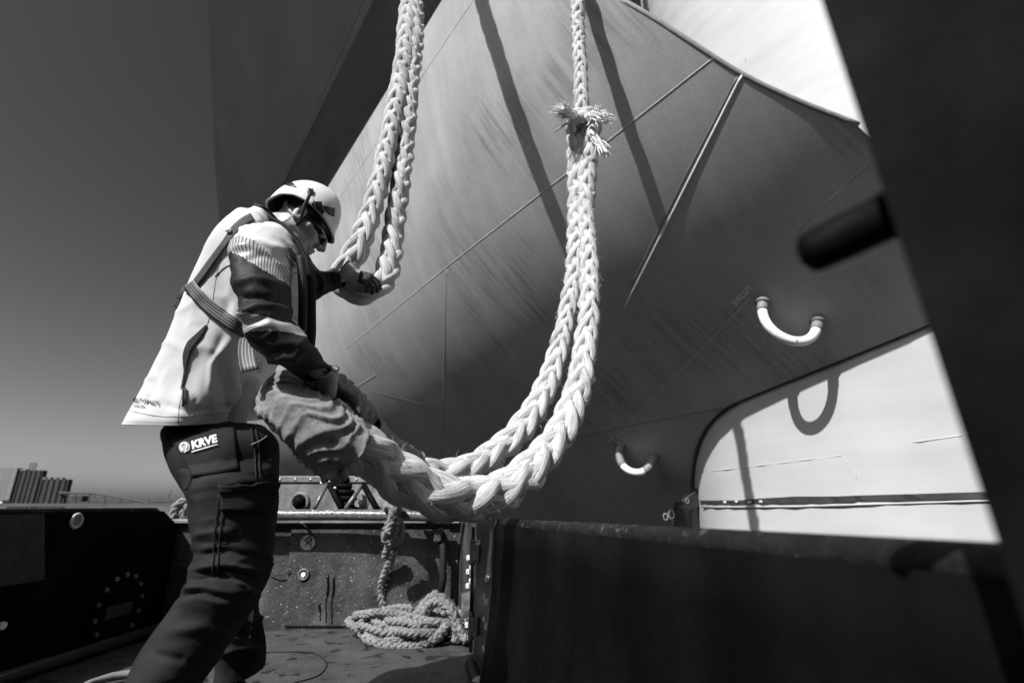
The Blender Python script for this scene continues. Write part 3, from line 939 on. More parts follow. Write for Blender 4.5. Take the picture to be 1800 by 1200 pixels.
# ================================================================== ropes
def rope_mat(name, base, lines=26, dirt=0.5):
    m = bpy.data.materials.new(name)
    m.use_nodes = True
    nt = m.node_tree
    b = nt.nodes['Principled BSDF']
    b.inputs['Roughness'].default_value = 0.75
    b.inputs['Specular IOR Level'].default_value = 0.2
    tc = nd(nt, 'ShaderNodeTexCoord')
    mp = nd(nt, 'ShaderNodeMapping'); mp.inputs['Scale'].default_value = (lines, 9.0, 1)
    mp.inputs['Rotation'].default_value = (0, 0, 0.10)
    nt.links.new(tc.outputs['UV'], mp.inputs[0])
    n = nd(nt, 'ShaderNodeTexNoise'); n.inputs['Scale'].default_value = 1.0; n.inputs['Detail'].default_value = 6; n.inputs['Roughness'].default_value = 0.65
    nt.links.new(mp.outputs[0], n.inputs['Vector'])
    r = nd(nt, 'ShaderNodeMapRange'); r.inputs['From Min'].default_value = 0.34; r.inputs['From Max'].default_value = 0.6
    r.inputs['To Min'].default_value = base * 0.5; r.inputs['To Max'].default_value = base * 1.08
    nt.links.new(n.outputs[0], r.inputs[0])
    n2 = nd(nt, 'ShaderNodeTexNoise'); n2.inputs['Scale'].default_value = 9; n2.inputs['Detail'].default_value = 5
    nt.links.new(tc.outputs['Object'], n2.inputs['Vector'])
    r2 = nd(nt, 'ShaderNodeMapRange'); r2.inputs['From Min'].default_value = 0.56; r2.inputs['From Max'].default_value = 0.75
    r2.inputs['To Min'].default_value = 1.0; r2.inputs['To Max'].default_value = 1 - dirt
    nt.links.new(n2.outputs[0], r2.inputs[0])
    mu = nd(nt, 'ShaderNodeMath', operation='MULTIPLY')
    nt.links.new(r.outputs[0], mu.inputs[0]); nt.links.new(r2.outputs[0], mu.inputs[1])
    nt.links.new(mu.outputs[0], b.inputs['Base Color'])
    bp = nd(nt, 'ShaderNodeBump'); bp.inputs['Strength'].default_value = 1.0; bp.inputs['Distance'].default_value = 0.005
    nt.links.new(n.outputs[0], bp.inputs['Height']); nt.links.new(bp.outputs[0], b.inputs['Normal'])
    return m
rope_m = rope_mat('mooring_rope_fibre', 0.56, 34)
rope_g = rope_mat('small_rope_fibre', 0.26, 14, 0.6)

def frames(pts):
    T = np.gradient(pts, axis=0)
    T /= np.linalg.norm(T, axis=1)[:, None]
    N = np.zeros_like(pts)
    up = np.array([0.0, -1.0, 0.0]) if abs(T[0][1]) < 0.9 else np.array([1.0, 0, 0])
    n = up - T[0] * up.dot(T[0])
    for i in range(len(pts)):
        n = n - T[i] * n.dot(T[i])
        n /= np.linalg.norm(n)
        N[i] = n
    return T, N, np.cross(T, N)
def resample(pts, rad, step):
    d = np.r_[0, np.cumsum(np.linalg.norm(np.diff(pts, axis=0), axis=1))]
    n = max(8, int(d[-1] / step))
    s = np.linspace(0, d[-1], n)
    return np.stack([np.interp(s, d, pts[:, k]) for k in range(3)], 1), np.interp(s, d, rad), s
def fat_tube(b, ctr, srad, n, s, ph):
    """one strand: a tube whose skin is grooved by its yarns"""
    T, N, B = frames(ctr)
    a = np.linspace(0, 2 * math.pi, n, endpoint=False)
    m = max(4, n // 3)
    tw = s / (srad.mean() * 7) * 2 * math.pi
    g = 1 + 0.065 * np.cos(m * (a[None, :] + 0.25 * tw[:, None]) + ph) if n > 8 else np.ones((len(s), n))
    flat = 1 - 0.10 * np.cos(2 * a)[None, :]
    R = srad[:, None] * g * flat
    V = ctr[:, None, :] + N[:, None, :] * (np.cos(a) * R)[..., None] + B[:, None, :] * (np.sin(a) * R)[..., None]
    V = V.reshape(-1, 3).tolist()
    L = len(s)
    F, U = [], []
    for i in range(L - 1):
        for j in range(n):
            j2 = (j + 1) % n
            F.append([i * n + j, i * n + j2, (i + 1) * n + j2, (i + 1) * n + j])
            U.append([(j / n, s[i]), ((j + 1) / n, s[i]), ((j + 1) / n, s[i + 1]), (j / n, s[i + 1])])
    F.append(list(range(n))[::-1]); U.append([(0, 0)] * n)
    F.append([(L - 1) * n + j for j in range(n)]); U.append([(0, 0)] * n)
    b.add(V, F, U)
def plait(b, pts, rad, lay=8.6, nseg=15, step=0.012, strand=0.44, seed=0, hairs=0, clampv=0.9):
    """eight-strand square plait along pts: four pairs wind one way, four the other, two over two"""
    pts, rad, s = resample(np.asarray(pts, float), np.asarray(rad, float), step)
    T, N, B = frames(pts)
    ds = np.gradient(s)
    u = np.cumsum(ds / (rad * lay)) * 2 * math.pi
    rngp = np.random.default_rng(seed)
    for hand in (1, -1):
        for j in range(4):
            th = hand * u + j * math.pi / 2 + (0.39 if hand > 0 else -0.39) + 0.12 * np.sin(s * 9 + j * 2.1 + seed)
            lift = np.tanh(2.2 * np.cos(2 * th - math.pi / 2)) * hand
            rr = rad * (0.51 + 0.12 * lift) * (1 + 0.05 * np.sin(s * 23 + j * 1.7 + hand + seed))
            ctr = pts + (N * np.cos(th)[:, None] + B * np.sin(th)[:, None]) * rr[:, None]
            srad = rad * strand * (1 + 0.16 * vnoise(np.stack([s / rad.mean() * 0.45 + 5.1 * j, s * 0 + 20.5 + 9 * hand, s * 0 + seed], -1)))
            ctr = ctr + rad[:, None] * 0.10 * np.stack([vnoise(np.stack([s / rad.mean() * 0.5 + 13.7 * j + 40 * hand, s * 0 + 3.3 * k3 + seed, s * 0 + 0.5], -1)) for k3 in range(3)], -1)
            fat_tube(b, ctr, srad, nseg, s, seed + j + 4 * (hand > 0))
    for _ in range(hairs):
        i = rngp.integers(2, len(pts) - 2)
        a = rngp.random() * 6.28
        d = N[i] * math.cos(a) + B[i] * math.sin(a)
        p0 = pts[i] + d * rad[i] * 0.95
        d2 = d + T[i] * rngp.uniform(-1.5, 1.5) + rngp.normal(0, 0.4, 3)
        d2 /= np.linalg.norm(d2)
        L = rngp.uniform(0.005, 0.020) * (1.6 if rngp.random() < 0.1 else 1)
        p1 = p0 + d2 * L * 0.6; p2 = p1 + (d2 + rngp.normal(0, 0.5, 3)) * L * 0.5
        b.tube([Vector(p0), Vector(p1), Vector(p2)], [0.0009, 0.0008, 0.0003], 3, cap=False)
def px_path(rows, n=14):
    """rows of (px, py, depth, width in px) -> points and radii"""
    R = catmull(rows, n)
    pts = np.array([PK(a, b_, k) for a, b_, k, w in R])
    return pts, R[:, 3] * R[:, 2] / 1800.0

# left mooring rope: two legs and the bight that the worker grips
lr = empty('mooring_rope', PK(640, 500, 1.9), 'thick white plaited rope at left, its bight gripped in the far glove of the worker', 'rope', 'mooring ropes hanging from the ship')
b = MB()
legA = [(730, -420, 5.8, 26), (728, -160, 3.8, 26), (724, -40, 3.1, 27), (716, 40, 2.8, 31), (706, 130, 2.58, 33), (690, 215, 2.38, 34), (672, 300, 2.22, 35), (652, 375, 2.09, 36), (632, 430, 1.99, 40), (610, 470, 1.95, 44),
        (601, 500, 1.93, 44), (625, 514, 1.93, 44), (655, 509, 1.95, 42), (677, 488, 2.0, 40), (686, 455, 2.05, 38), (692, 410, 2.14, 36), (702, 340, 2.22, 34), (711, 270, 2.34, 32), (718, 200, 2.47, 31),
        (724, 130, 2.62, 30), (730, 60, 2.78, 29), (731, -30, 3.06, 27), (731, -160, 3.75, 26), (732, -420, 5.7, 26)]
pts, rad = px_path(legA)
plait(b, pts, rad, seed=1, hairs=900)
b.build('bight', rope_m, lr, smooth=True, fix=False)

# right mooring rope: standing part, knot with frayed ends, eye with canvas cover
rr_ = empty('mooring_rope', PK(780, 870, 1.5), 'thick white plaited rope at right with frayed knot and drooping eye in a canvas sleeve', 'rope', 'mooring ropes hanging from the ship')
b = MB()
pts, rad = px_path([(1004, -420, 7.5, 24), (1010, -150, 4.6, 24), (1014, -30, 3.75, 24), (1017, 60, 3.5, 24), (1020, 130, 3.35, 26), (1022, 200, 3.2, 28), (1024, 240, 3.15, 30)])
plait(b, pts, rad, seed=2, hairs=420)
b.build('standing_part', rope_m, rr_, smooth=True, fix=False)
b = MB()
far_leg = [(1018, 205, 3.18, 28), (1014, 260, 3.1, 34), (1014, 320, 3.0, 34), (1014, 380, 2.9, 34), (1012, 440, 2.75, 34), (1006, 500, 2.62, 33), (994, 560, 2.5, 33), (979, 625, 2.35, 37), (956, 690, 2.2, 42), (918, 750, 2.05, 46), (865, 800, 1.92, 47), (805, 828, 1.8, 46),
           (748, 830, 1.72, 46), (705, 812, 1.66, 46), (660, 778, 1.6, 48), (612, 735, 1.52, 52)]
pts, rad = px_path(far_leg)
plait(b, pts, rad, seed=3, hairs=700)
b.build('eye_leg', rope_m, rr_, smooth=True, fix=False)
b = MB()
near_leg = [(1030, 205, 3.16, 26), (1036, 262, 3.06, 30), (1031, 320, 2.95, 32), (1030, 380, 2.84, 33), (1034, 440, 2.7, 35), (1036, 500, 2.55, 37), (1034, 560, 2.42, 39), (1026, 630, 2.26, 43), (1010, 700, 2.08, 48), (982, 765, 1.92, 53), (940, 818, 1.78, 60), (888, 858, 1.66, 69),
            (830, 877, 1.56, 78), (770, 872, 1.48, 85), (712, 845, 1.42, 87), (664, 810, 1.37, 84), (620, 775, 1.33, 84), (570, 735, 1.32, 84)]
pts, rad = px_path(near_leg)
plait(b, pts, rad, seed=4, hairs=900, step=0.010)
b.build('eye_leg', rope_m, rr_, smooth=True, fix=False)
fray_m = mat('fray_fibre', 0.85, 0.85, 0.2, 40)
# knot: turns round the rope and three frayed tufts
b = MB()
kc = PK(1025, 205, 3.12)
for i, (dz, r0) in enumerate(((0.015, 0.068), (-0.03, 0.07), (-0.085, 0.072))):
    ring = [kc + Vector((math.cos(a) * r0 + 0.01 * math.sin(3 * a + i), math.sin(a) * r0 * 0.9, dz + 0.035 * math.sin(a + i * 1.7))) for a in np.linspace(0, 2 * math.pi, 22)[:-1]]
    b.tube(ring, 0.026 + 0.003 * i, 12, closed=True)
for px, py, w in ((1006, 250, 0.036), (1040, 232, 0.042), (1046, 258, 0.034), (1004, 222, 0.032)):
    b.ball(PK(px, py, 3.05), w, 12, (0.8, 0.8, 1.5), rot_to(Vector((0.3 * (px - 1024) / 20, -0.2, 1))))
b.build('knot', rope_m, rr_, smooth=True, fix=False)
def tuft(p0, p1, n, spread, L, seed, curl=0.25):
    """a soft tassel of fine curved fibres"""
    r = np.random.default_rng(seed)
    a, c = np.array(PK(*p0)), np.array(PK(*p1))
    d0 = c - a
    bt = MB()
    bt.tube([Vector(a), Vector(a + d0 * 0.35), Vector(a + d0 * 0.62), Vector(a + d0 * 0.85)], [0.018, 0.020, 0.017, 0.008], 12)
    for i in range(n * 3):
        st = a + d0 * r.uniform(0.2, 0.6) + r.normal(0, 0.012, 3)
        d = d0 * r.uniform(0.25, 0.7) + r.normal(0, spread, 3)
        bend = r.normal(0, curl * 0.05, 3) + np.array([0, 0, -0.008])
        q_ = [Vector(st + d * u + bend * u * u) for u in np.linspace(0, 1, 5)]
        bt.tube(q_, [0.0042, 0.0042, 0.0038, 0.0032, 0.0018], 4, cap=False)
    return bt
tuft((1016, 205, 3.05), (982, 190, 2.95), 46, 0.014, 0.1, 21, 0.30).build('frayed_end', fray_m, rr_, smooth=True, fix=False)
tuft((1030, 206, 3.0), (1060, 204, 2.93), 60, 0.020, 0.1, 22, 0.35).build('frayed_end', fray_m, rr_, smooth=True, fix=False)
tuft((1038, 232, 3.0), (1062, 262, 2.95), 40, 0.014, 0.1, 23, 0.15).build('frayed_end', fray_m, rr_, smooth=True, fix=False)
b = MB(); b.tube([PK(1010, 212, 3.05), PK(995, 218, 3.0), PK(974, 232, 2.97)], [0.007, 0.007, 0.004], 6); b.build('loose_yarn', rope_m, rr_, smooth=True)

# canvas chafing sleeve over the eye
canvas_m = mat('canvas_sleeve', 0.17, 0.85, 0.35, 14, bump=0.35, bscale=60, spots=(24, 0.64, 0.10))
def sleeve(rows, name, seed, amp, nu=110, flare=0.0):
    R = catmull(rows, 10)
    pts = np.array([PK(a, b_, k) for a, b_, k, w in R]); rad = R[:, 3] * R[:, 2] / 1800
    pts, rad, s = resample(pts, rad, 0.0035)
    T, N, B = frames(pts)
    L = s[-1]
    th = np.linspace(0, 2 * math.pi, nu, endpoint=False)
    V = []
    P = np.zeros((len(pts), nu, 3))
    for i in range(len(pts)):
        P[i] = pts[i] + (np.cos(th)[:, None] * N[i] + np.sin(th)[:, None] * B[i])
    SS, TT = np.meshgrid(s, th, indexing='ij')
    ph = vnoise(np.stack([SS * 7, np.cos(TT) * 1.4 + seed, np.sin(TT) * 1.4], -1))
    fold = np.sin(SS * 190 + 5.0 * np.sin(TT + seed) + 2.5 * np.sin(2 * TT + 1.0) + 8.5 * ph) * (0.55 + 0.6 * vnoise(np.stack([SS * 20, np.cos(TT) * 2 + 9, np.sin(TT) * 2 + seed], -1)))
    fold = 1 - 2 * np.abs(np.sin((SS * 120 + 2.5 * np.sin(TT + seed) + np.sin(2 * TT + 1.0) + 4.2 * ph))) ** 0.7 + 0.5 * fold
    big = vnoise(np.stack([SS * 14, np.cos(TT) * 2 + 5, np.sin(TT) * 2 + seed], -1))
    sm = vnoise(np.stack([SS * 60, np.cos(TT) * 5 + 5, np.sin(TT) * 5 + seed], -1))
    r = rad[:, None] * (1 + amp * (0.55 * fold + 0.9 * big + 0.45 * sm))
    endw = np.exp(-((L - SS) / 0.02) ** 2)
    r *= 1 + 0.16 * endw * np.sin(3 * TT + seed) + flare * endw
    for i in range(len(pts)):
        for j in range(nu):
            V.append(pts[i] + (math.cos(th[j]) * N[i] + math.sin(th[j]) * B[i]) * r[i, j])
    b = MB()
    F = [[i * nu + j, i * nu + (j + 1) % nu, (i + 1) * nu + (j + 1) % nu, (i + 1) * nu + j] for i in range(len(pts) - 1) for j in range(nu)]
    b.add([Vector(v) for v in V], F)
    o = b.build(name, canvas_m, rr_, smooth=True)
    so = o.modifiers.new('thick', 'SOLIDIFY'); so.thickness = 0.003; so.offset = -1
    return o
sleeve([(640, 752, 1.50, 70), (590, 712, 1.46, 92), (545, 686, 1.42, 92), (505, 690, 1.36, 80), (498, 712, 1.30, 84), (520, 724, 1.265, 96), (556, 748, 1.255, 112), (592, 778, 1.27, 118), (612, 794, 1.285, 116)], 'canvas_sleeve', 2.0, 0.10, flare=-0.04)
sleeve([(640, 752, 1.53, 66), (668, 782, 1.585, 62), (705, 806, 1.64, 58), (726, 817, 1.67, 56)], 'canvas_sleeve', 5.0, 0.08)
b = MB()
rngt = np.random.default_rng(9)
b.tube([PK(585, 822, 1.22), PK(582, 832, 1.22), PK(592, 846, 1.22), PK(586, 854, 1.23)], [0.012, 0.016, 0.012, 0.003], 7)
b.tube([PK(600, 826, 1.23), PK(606, 836, 1.23), PK(602, 846, 1.23)], [0.010, 0.013, 0.004], 7)
b.build('torn_flap', canvas_m, rr_, smooth=True)

# small hairy line: hitched to the rail, hanging, and heaped on the deck
sl = empty('hauling_line', PZ(700, 1125, 0.0), 'hairy grey line hitched to the pipe rail, hanging down to a heap on the deck', 'rope')
def px_tube(rows, n=10):
    R = catmull(rows, n); return np.array([PK(a, b_, k) for a, b_, k, w in R]), R[:, 3] * R[:, 2] / 1800
b = MB()
yk = lambda px, py, y: y / ray(px, py).y
KH = 2.58
hang = [(690, 962, 2.56, 17), (686, 985, 2.57, 15), (676, 1010, 2.58, 15), (670, 1035, 2.58, 15), (674, 1060, 2.57, 16), (683, 1082, 2.55, 16), (690, 1095, 2.52, 17)]
pts, rad = px_tube(hang); plait(b, pts, rad, lay=5, nseg=6, step=0.010, seed=6, hairs=260)
b.build('hanging_part', rope_g, sl, smooth=True, fix=False)
b = MB()
for loop in ([(683, 896, 2.60, 16), (681, 890, 2.56, 16), (684, 886, 2.52, 16), (690, 889, 2.48, 16), (690, 905, 2.46, 16), (682, 930, 2.47, 17), (677, 945, 2.48, 17), (684, 952, 2.48, 17), (697, 950, 2.48, 17), (706, 938, 2.49, 15), (702, 920, 2.50, 15), (690, 915, 2.46, 15), (682, 938, 2.44, 15)],
             [(700, 902, 2.58, 14), (700, 890, 2.54, 15), (694, 888, 2.50, 15), (692, 902, 2.47, 15), (696, 925, 2.47, 15), (692, 945, 2.47, 16), (686, 958, 2.49, 16), (679, 970, 2.5, 15), (677, 982, 2.5, 13)],
             [(692, 945, 2.5, 14), (696, 960, 2.5, 14), (698, 974, 2.49, 11)]):
    pts, rad = px_tube(loop); plait(b, pts, rad, lay=5, nseg=6, step=0.010, seed=7, hairs=90)
b.build('hitch', rope_g, sl, smooth=True, fix=False)
b = MB()
rg = np.random.default_rng(31)
cen = PZ(718, 1119, 0.0)
for lay_i in range(9):
    a0 = rg.random() * 6.28
    rx, ry = rg.uniform(0.12, 0.245), rg.uniform(0.08, 0.17)
    n = 26
    pl = []
    for i in range(n):
        a = a0 + 2 * math.pi * i / (n - 1) * 1.02
        w = 1 + 0.24 * math.sin(2 * a + 1.9 * lay_i) + 0.15 * math.sin(3 * a + 2.7 * lay_i)
        pl.append((cen.x + rx * w * math.cos(a) + rg.normal(0, 0.010), cen.y + ry * w * math.sin(a) + rg.normal(0, 0.006), 0.020 + 0.010 * lay_i + 0.022 * math.sin(2 * a + 2.3 * lay_i) * min(1, lay_i / 2)))
    pl = catmull(pl, 3)
    plait(b, pl, np.full(len(pl), 0.0195), lay=5, nseg=6, step=0.010, seed=10 + lay_i, hairs=330)
for rows in ([(800, 1128, 2.28, 17), (803, 1105, 2.3, 17), (792, 1072, 2.33, 17), (772, 1056, 2.36, 17), (752, 1066, 2.38, 17), (740, 1090, 2.36, 17), (742, 1112, 2.3, 17)],
             [(735, 1100, 2.42, 19), (738, 1078, 2.46, 19), (752, 1056, 2.5, 19), (770, 1046, 2.52, 19), (780, 1058, 2.5, 19), (778, 1085, 2.45, 19)],
             [(820, 1128, 2.25, 15), (805, 1100, 2.3, 15), (795, 1070, 2.36, 16), (778, 1056, 2.4, 16)],
             [(640, 1118, 2.3, 18), (665, 1130, 2.26, 18), (700, 1137, 2.25, 18), (735, 1134, 2.25, 18), (765, 1120, 2.26, 17), (785, 1098, 2.3, 16)]):
    pts, rad = px_tube(rows); plait(b, pts, rad, lay=5, nseg=6, step=0.010, seed=40 + len(rows), hairs=260)
b.build('heap', rope_g, sl, smooth=True, fix=False)
# second small line thrown over the corner of the left bulwark
s2l = empty('short_line', PK(320, 905, 3.0), 'short hairy rope end looped over the corner of the black left bulwark', 'rope')
b = MB()
for rows in ([(334, 884, 2.98, 16), (318, 884, 2.95, 17), (308, 895, 2.93, 17), (308, 910, 2.92, 16), (318, 922, 2.92, 16), (326, 930, 2.93, 13)],
             [(330, 888, 2.96, 13), (322, 898, 2.94, 14), (324, 914, 2.93, 14), (332, 926, 2.94, 13), (338, 940, 2.95, 12)]):
    pts, rad = px_tube(rows); plait(b, pts, rad, lay=5, nseg=6, step=0.012, seed=50, hairs=60)
b.build('strands', rope_g, s2l, smooth=True, fix=False)
# ================================================================== the worker
man = empty('person', PZ(300, 1230, 0.0), 'worker in white jacket, dark trousers and white helmet hauling the mooring ropes', 'person')
white_m = mat('jacket_white', 0.50, 0.8, 0.05, 9, bump=0.08, bscale=260, spec=0.2)
black_c = mat('jacket_black', 0.013, 0.62, 0.3, 14, bump=0.1, bscale=260, spec=0.22)
trouser_m = mat('trouser_cloth', 0.017, 0.8, 0.35, 12, bump=0.15, bscale=300, spec=0.15)
trouser_d = mat('trouser_seam', 0.008, 0.8, 0.3, 30)
skin_m = mat('skin', 0.34, 0.5, 0.15, 25, bump=0.15, bscale=150, spec=0.35)
hair_m = mat('short_hair', 0.03, 0.7, 0.3, 40, bump=0.5, bscale=200)
helmet_m = mat('helmet_shell', 0.66, 0.28, 0.04, 8, spec=0.5)
plastic_m = mat('black_plastic', 0.012, 0.35, 0.3, 20)
lens_m = mat('dark_lens', 0.006, 0.08, 0.1, 5, spec=0.8)
glove_m = mat('glove_dark', 0.022, 0.65, 0.4, 30, bump=0.4, bscale=130)
glove_l = mat('glove_light', 0.30, 0.75, 0.25, 30, bump=0.4, bscale=130)
web_m = mat('strap_web', 0.035, 0.7, 0.3, 40, bump=0.3, bscale=300)
stitch_m = striped('strap_stitching', 0.035, 0.45, 5.0, axis=0, duty=0.16, dash=40)
tape_m = striped('reflective_tape', 0.30, 0.03, 11.0, axis=1, duty=0.32, rough=0.35)
tape_w = striped('reflective_tape_pale', 0.45, 0.10, 20.0, axis=0, duty=0.45, rough=0.35)
boot_m = mat('boot_leather', 0.02, 0.5, 0.4, 30, bump=0.3)
sole_m = mat('boot_sole', 0.30, 0.7, 0.3, 30)
print_m = mat('dark_print', 0.03, 0.7, 0.1, 40)
logo_m = mat('white_print', 0.72, 0.7, 0.08, 60)
logo_g = mat('grey_print', 0.30, 0.7, 0.1, 60)

def bvh_of(o):
    me = o.data
    w = wloc(o)
    return BVHTree.FromPolygons([v.co + w for v in me.vertices], [list(p.vertices) for p in me.polygons])
CAMP = Vector((0, 0, CAM_H))
def shoot(px, py, bvs, off=0.0, kdef=None):
    """where the sight line first meets one of the given surfaces"""
    r = ray(px, py); L = r.length; d = r / L
    best = None
    for bv in bvs:
        h = bv.ray_cast(CAMP, d)
        if h[0] is not None and (best is None or h[3] < best[3]):
            best = h
    if best is None:
        near = None
        for bv in bvs:
            p = PK(px, py, kdef or 1.5)
            h = bv.find_nearest(p)
            if h[0] is not None and (near is None or h[3] < near[3]): near = h
        q_ = near[0]
        return q_ + (CAMP - q_).normalized() * off, near[1]
    n = best[1]
    if n.dot(d) > 0: n = -n
    return best[0] + n * off, n

def loft(rows, nu=72, per=14, p=2.2, fit=True):
    """rows: (Lx, Ly, Rx, Ry, y centre, half depth); silhouette ends in pixels at that depth"""
    rows = [tuple(r) + (0.0,) * (7 - len(r)) for r in rows]
    R = catmull(rows, per)
    th = np.linspace(0, 2 * math.pi, nu, endpoint=False)
    V = np.zeros((len(R), nu, 3))
    for i, (lx, ly, rx, ry, yc, hd, tilt) in enumerate(R):
        a, c = np.array(PY(lx, ly, yc)), np.array(PY(rx, ry, yc))
        m_, A = (a + c) / 2, (c - a) / 2
        up = np.array([-A[2], 0, A[0]]); up /= np.linalg.norm(up)
        Bv = np.array([0, hd, hd * tilt])
        ct, st_ = np.cos(th), np.sin(th)
        e = np.array([rx - lx, ry - ly], float); w_ = np.linalg.norm(e); e /= w_
        for it in range(5 if fit else 1):
            V[i] = m_ + np.outer(np.sign(ct) * np.abs(ct) ** (2 / p), A) + np.outer(np.sign(st_) * np.abs(st_) ** (2 / p), Bv)
            if not fit: break
            q_ = proj(V[i]); s_ = q_[:, :2] @ e
            lo_, hi_ = s_.min(), s_.max()
            tl, th_ = np.array([lx, ly]) @ e, np.array([rx, ry]) @ e
            A = A * (th_ - tl) / (hi_ - lo_)
            sh = ((tl + th_) - (lo_ + hi_)) / 2
            k_ = q_[:, 2].mean() / 900
            m_ = m_ + A / np.linalg.norm(A) * sh * k_
    return V
def gnormals(V):
    du = np.roll(V, -1, 1) - np.roll(V, 1, 1)
    dv = np.gradient(V, axis=0)
    n = np.cross(du, dv)
    n /= np.linalg.norm(n, axis=-1)[..., None] + 1e-9
    c = V.mean(1, keepdims=True)
    if ((V - c) * n).sum() < 0: n = -n
    return n
def folds(V, lines, noise=(), only_front=True):
    """push the cloth along its normals: ridges (+) and creases (-) along pixel polylines, plus noise"""
    N = gnormals(V)
    P = proj(V)
    d = np.zeros(V.shape[:2])
    for pts, w, amp in lines:
        best = np.full(d.shape, 1e9)
        tt = np.zeros(d.shape)
        L = len(pts) - 1
        for i in range(L):
            a, c = np.array(pts[i], float), np.array(pts[i + 1], float)
            e = c - a
            t = np.clip(((P[..., :2] - a) @ e) / (e @ e), 0, 1)
            dd = np.linalg.norm(P[..., :2] - (a + t[..., None] * e), axis=-1)
            m_ = dd < best
            best = np.where(m_, dd, best); tt = np.where(m_, (i + t) / L, tt)
        g = np.exp(-(best / w) ** 2) * np.clip(4 * np.minimum(tt + 0.08, 1.08 - tt), 0, 1)
        d += amp * g
    for ent in noise:
        sc, am, st3 = ent[:3]
        if len(ent) > 3:                       # sharp creases: ridged noise
            q_ = V * sc * np.array(st3) + 3.1
            q_ = q_ + 0.35 * np.stack([vnoise(q_ * 0.9 + 11), vnoise(q_ * 0.9 + 23), vnoise(q_ * 0.9 + 37)], -1)
            d += am * np.clip(1 - np.abs(vnoise(q_)) * ent[3], 0, 1) ** 1.5 * np.clip(0.5 + 1.2 * vnoise(q_ * 0.35 + 5), 0, 1)
        else:
            d += am * fbm(V * sc * np.array(st3) + 3.1, 3)
    return V + N * d[..., None]
def grid_mesh(name, V, m, parent, face_mat=None, capA=False, capB=False, uvfun=None, thick=0.0):
    n, nu = V.shape[:2]
    me = bpy.data.meshes.new(name)
    F, MI, UV = [], [], []
    for i in range(n - 1):
        for j in range(nu):
            j2 = (j + 1) % nu
            F.append([i * nu + j, i * nu + j2, (i + 1) * nu + j2, (i + 1) * nu + j])
            MI.append(face_mat(i / (n - 1), j / nu) if face_mat else 0)
            UV.append([(j / nu, i / (n - 1)), ((j + 1) / nu, i / (n - 1)), ((j + 1) / nu, (i + 1) / (n - 1)), (j / nu, (i + 1) / (n - 1))])
    if capA: F.append(list(range(nu))); MI.append(0); UV.append([(0, 0)] * nu)
    if capB: F.append([(n - 1) * nu + j for j in range(nu)]); MI.append(face_mat(1, 0) if face_mat else 0); UV.append([(0, 0)] * nu)
    me.from_pydata([tuple(v) for v in V.reshape(-1, 3)], [], F)
    uvl = me.uv_layers.new(name='UVMap')
    uvl.data.foreach_set('uv', [c for f in UV for p_ in f for c in p_])
    me.polygons.foreach_set('material_index', MI)
    bm = bmesh.new(); bm.from_mesh(me)
    bmesh.ops.recalc_face_normals(bm, faces=bm.faces); bm.to_mesh(me); bm.free()
    o = link(name, me, m, parent)
    if thick:
        so = o.modifiers.new('thick', 'SOLIDIFY'); so.thickness = thick; so.offset = -1
    return o
def decal_quad(name, quad, bvs, m, parent, off=0.004, thick=0.002, n=(14, 14), label=None, inset=True):
    """a thin patch laid on a surface; quad = four pixel corners (bilinear), sides may bow"""
    q0, q1, q2, q3 = [np.array(a, float) for a in quad]
    nu, nv = n
    V, F, UV = [], [], []
    for i in range(nv + 1):
        for j in range(nu + 1):
            u, v = j / nu, i / nv
            p = (q0 * (1 - u) + q1 * u) * (1 - v) + (q3 * (1 - u) + q2 * u) * v
            h, nn = shoot(p[0], p[1], bvs, off)
            V.append(h)
    # even out jumps at silhouettes
    for i in range(nv):
        for j in range(nu):
            a = i * (nu + 1) + j
            F.append([a, a + 1, a + nu + 2, a + nu + 1])
            UV.append([(j / nu, i / nv), ((j + 1) / nu, i / nv), ((j + 1) / nu, (i + 1) / nv), (j / nu, (i + 1) / nv)])
    b = MB(); b.add(V, F, UV)
    o = b.build(name, m, parent, smooth=True, label=label)
    so = o.modifiers.new('thick', 'SOLIDIFY'); so.thickness = thick; so.offset = 0
    return o
def ribbon(name, path, w_px, bvs, m, parent, off=0.005, thick=0.003, n=10, nw=6, relax=2):
    """a strap laid along a pixel path on a surface; UV x across, y along"""
    P = catmull(path, n)
    if not hasattr(w_px, '__len__'): W = np.full(len(P), float(w_px))
    else: W = np.interp(np.linspace(0, 1, len(P)), np.linspace(0, 1, len(w_px)), w_px)
    T = np.gradient(P, axis=0); T /= np.linalg.norm(T, axis=1)[:, None]
    Nn = np.stack([-T[:, 1], T[:, 0]], 1)
    G = np.zeros((len(P), nw + 1, 3))
    for i in range(len(P)):
        for j in range(nw + 1):
            q_ = P[i] + Nn[i] * W[i] * (j / nw - 0.5)
            G[i, j] = shoot(q_[0], q_[1], bvs, off)[0]
    for _ in range(relax):
        G[1:-1] = 0.25 * G[:-2] + 0.5 * G[1:-1] + 0.25 * G[2:]
    L = np.r_[0, np.cumsum(np.linalg.norm(np.diff(P, axis=0), axis=1))]; L /= L[-1]
    F, UV = [], []
    for i in range(len(P) - 1):
        for j in range(nw):
            a = i * (nw + 1) + j
            F.append([a, a + 1, a + nw + 2, a + nw + 1])
            UV.append([(j / nw, L[i]), ((j + 1) / nw, L[i]), ((j + 1) / nw, L[i + 1]), (j / nw, L[i + 1])])
    b = MB(); b.add([Vector(g) for g in G.reshape(-1, 3)], F, UV)
    o = b.build(name, m, parent, smooth=True)
    so = o.modifiers.new('thick', 'SOLIDIFY'); so.thickness = thick; so.offset = 0
    return o
def stitch(name, path, r, bvs, m, parent, off=0.001, n=8):
    P = catmull(path, n)
    b = MB(); b.tube([shoot(a, c, bvs, off)[0] for a, c in P], r, 5); return b.build(name, m, parent, smooth=True)

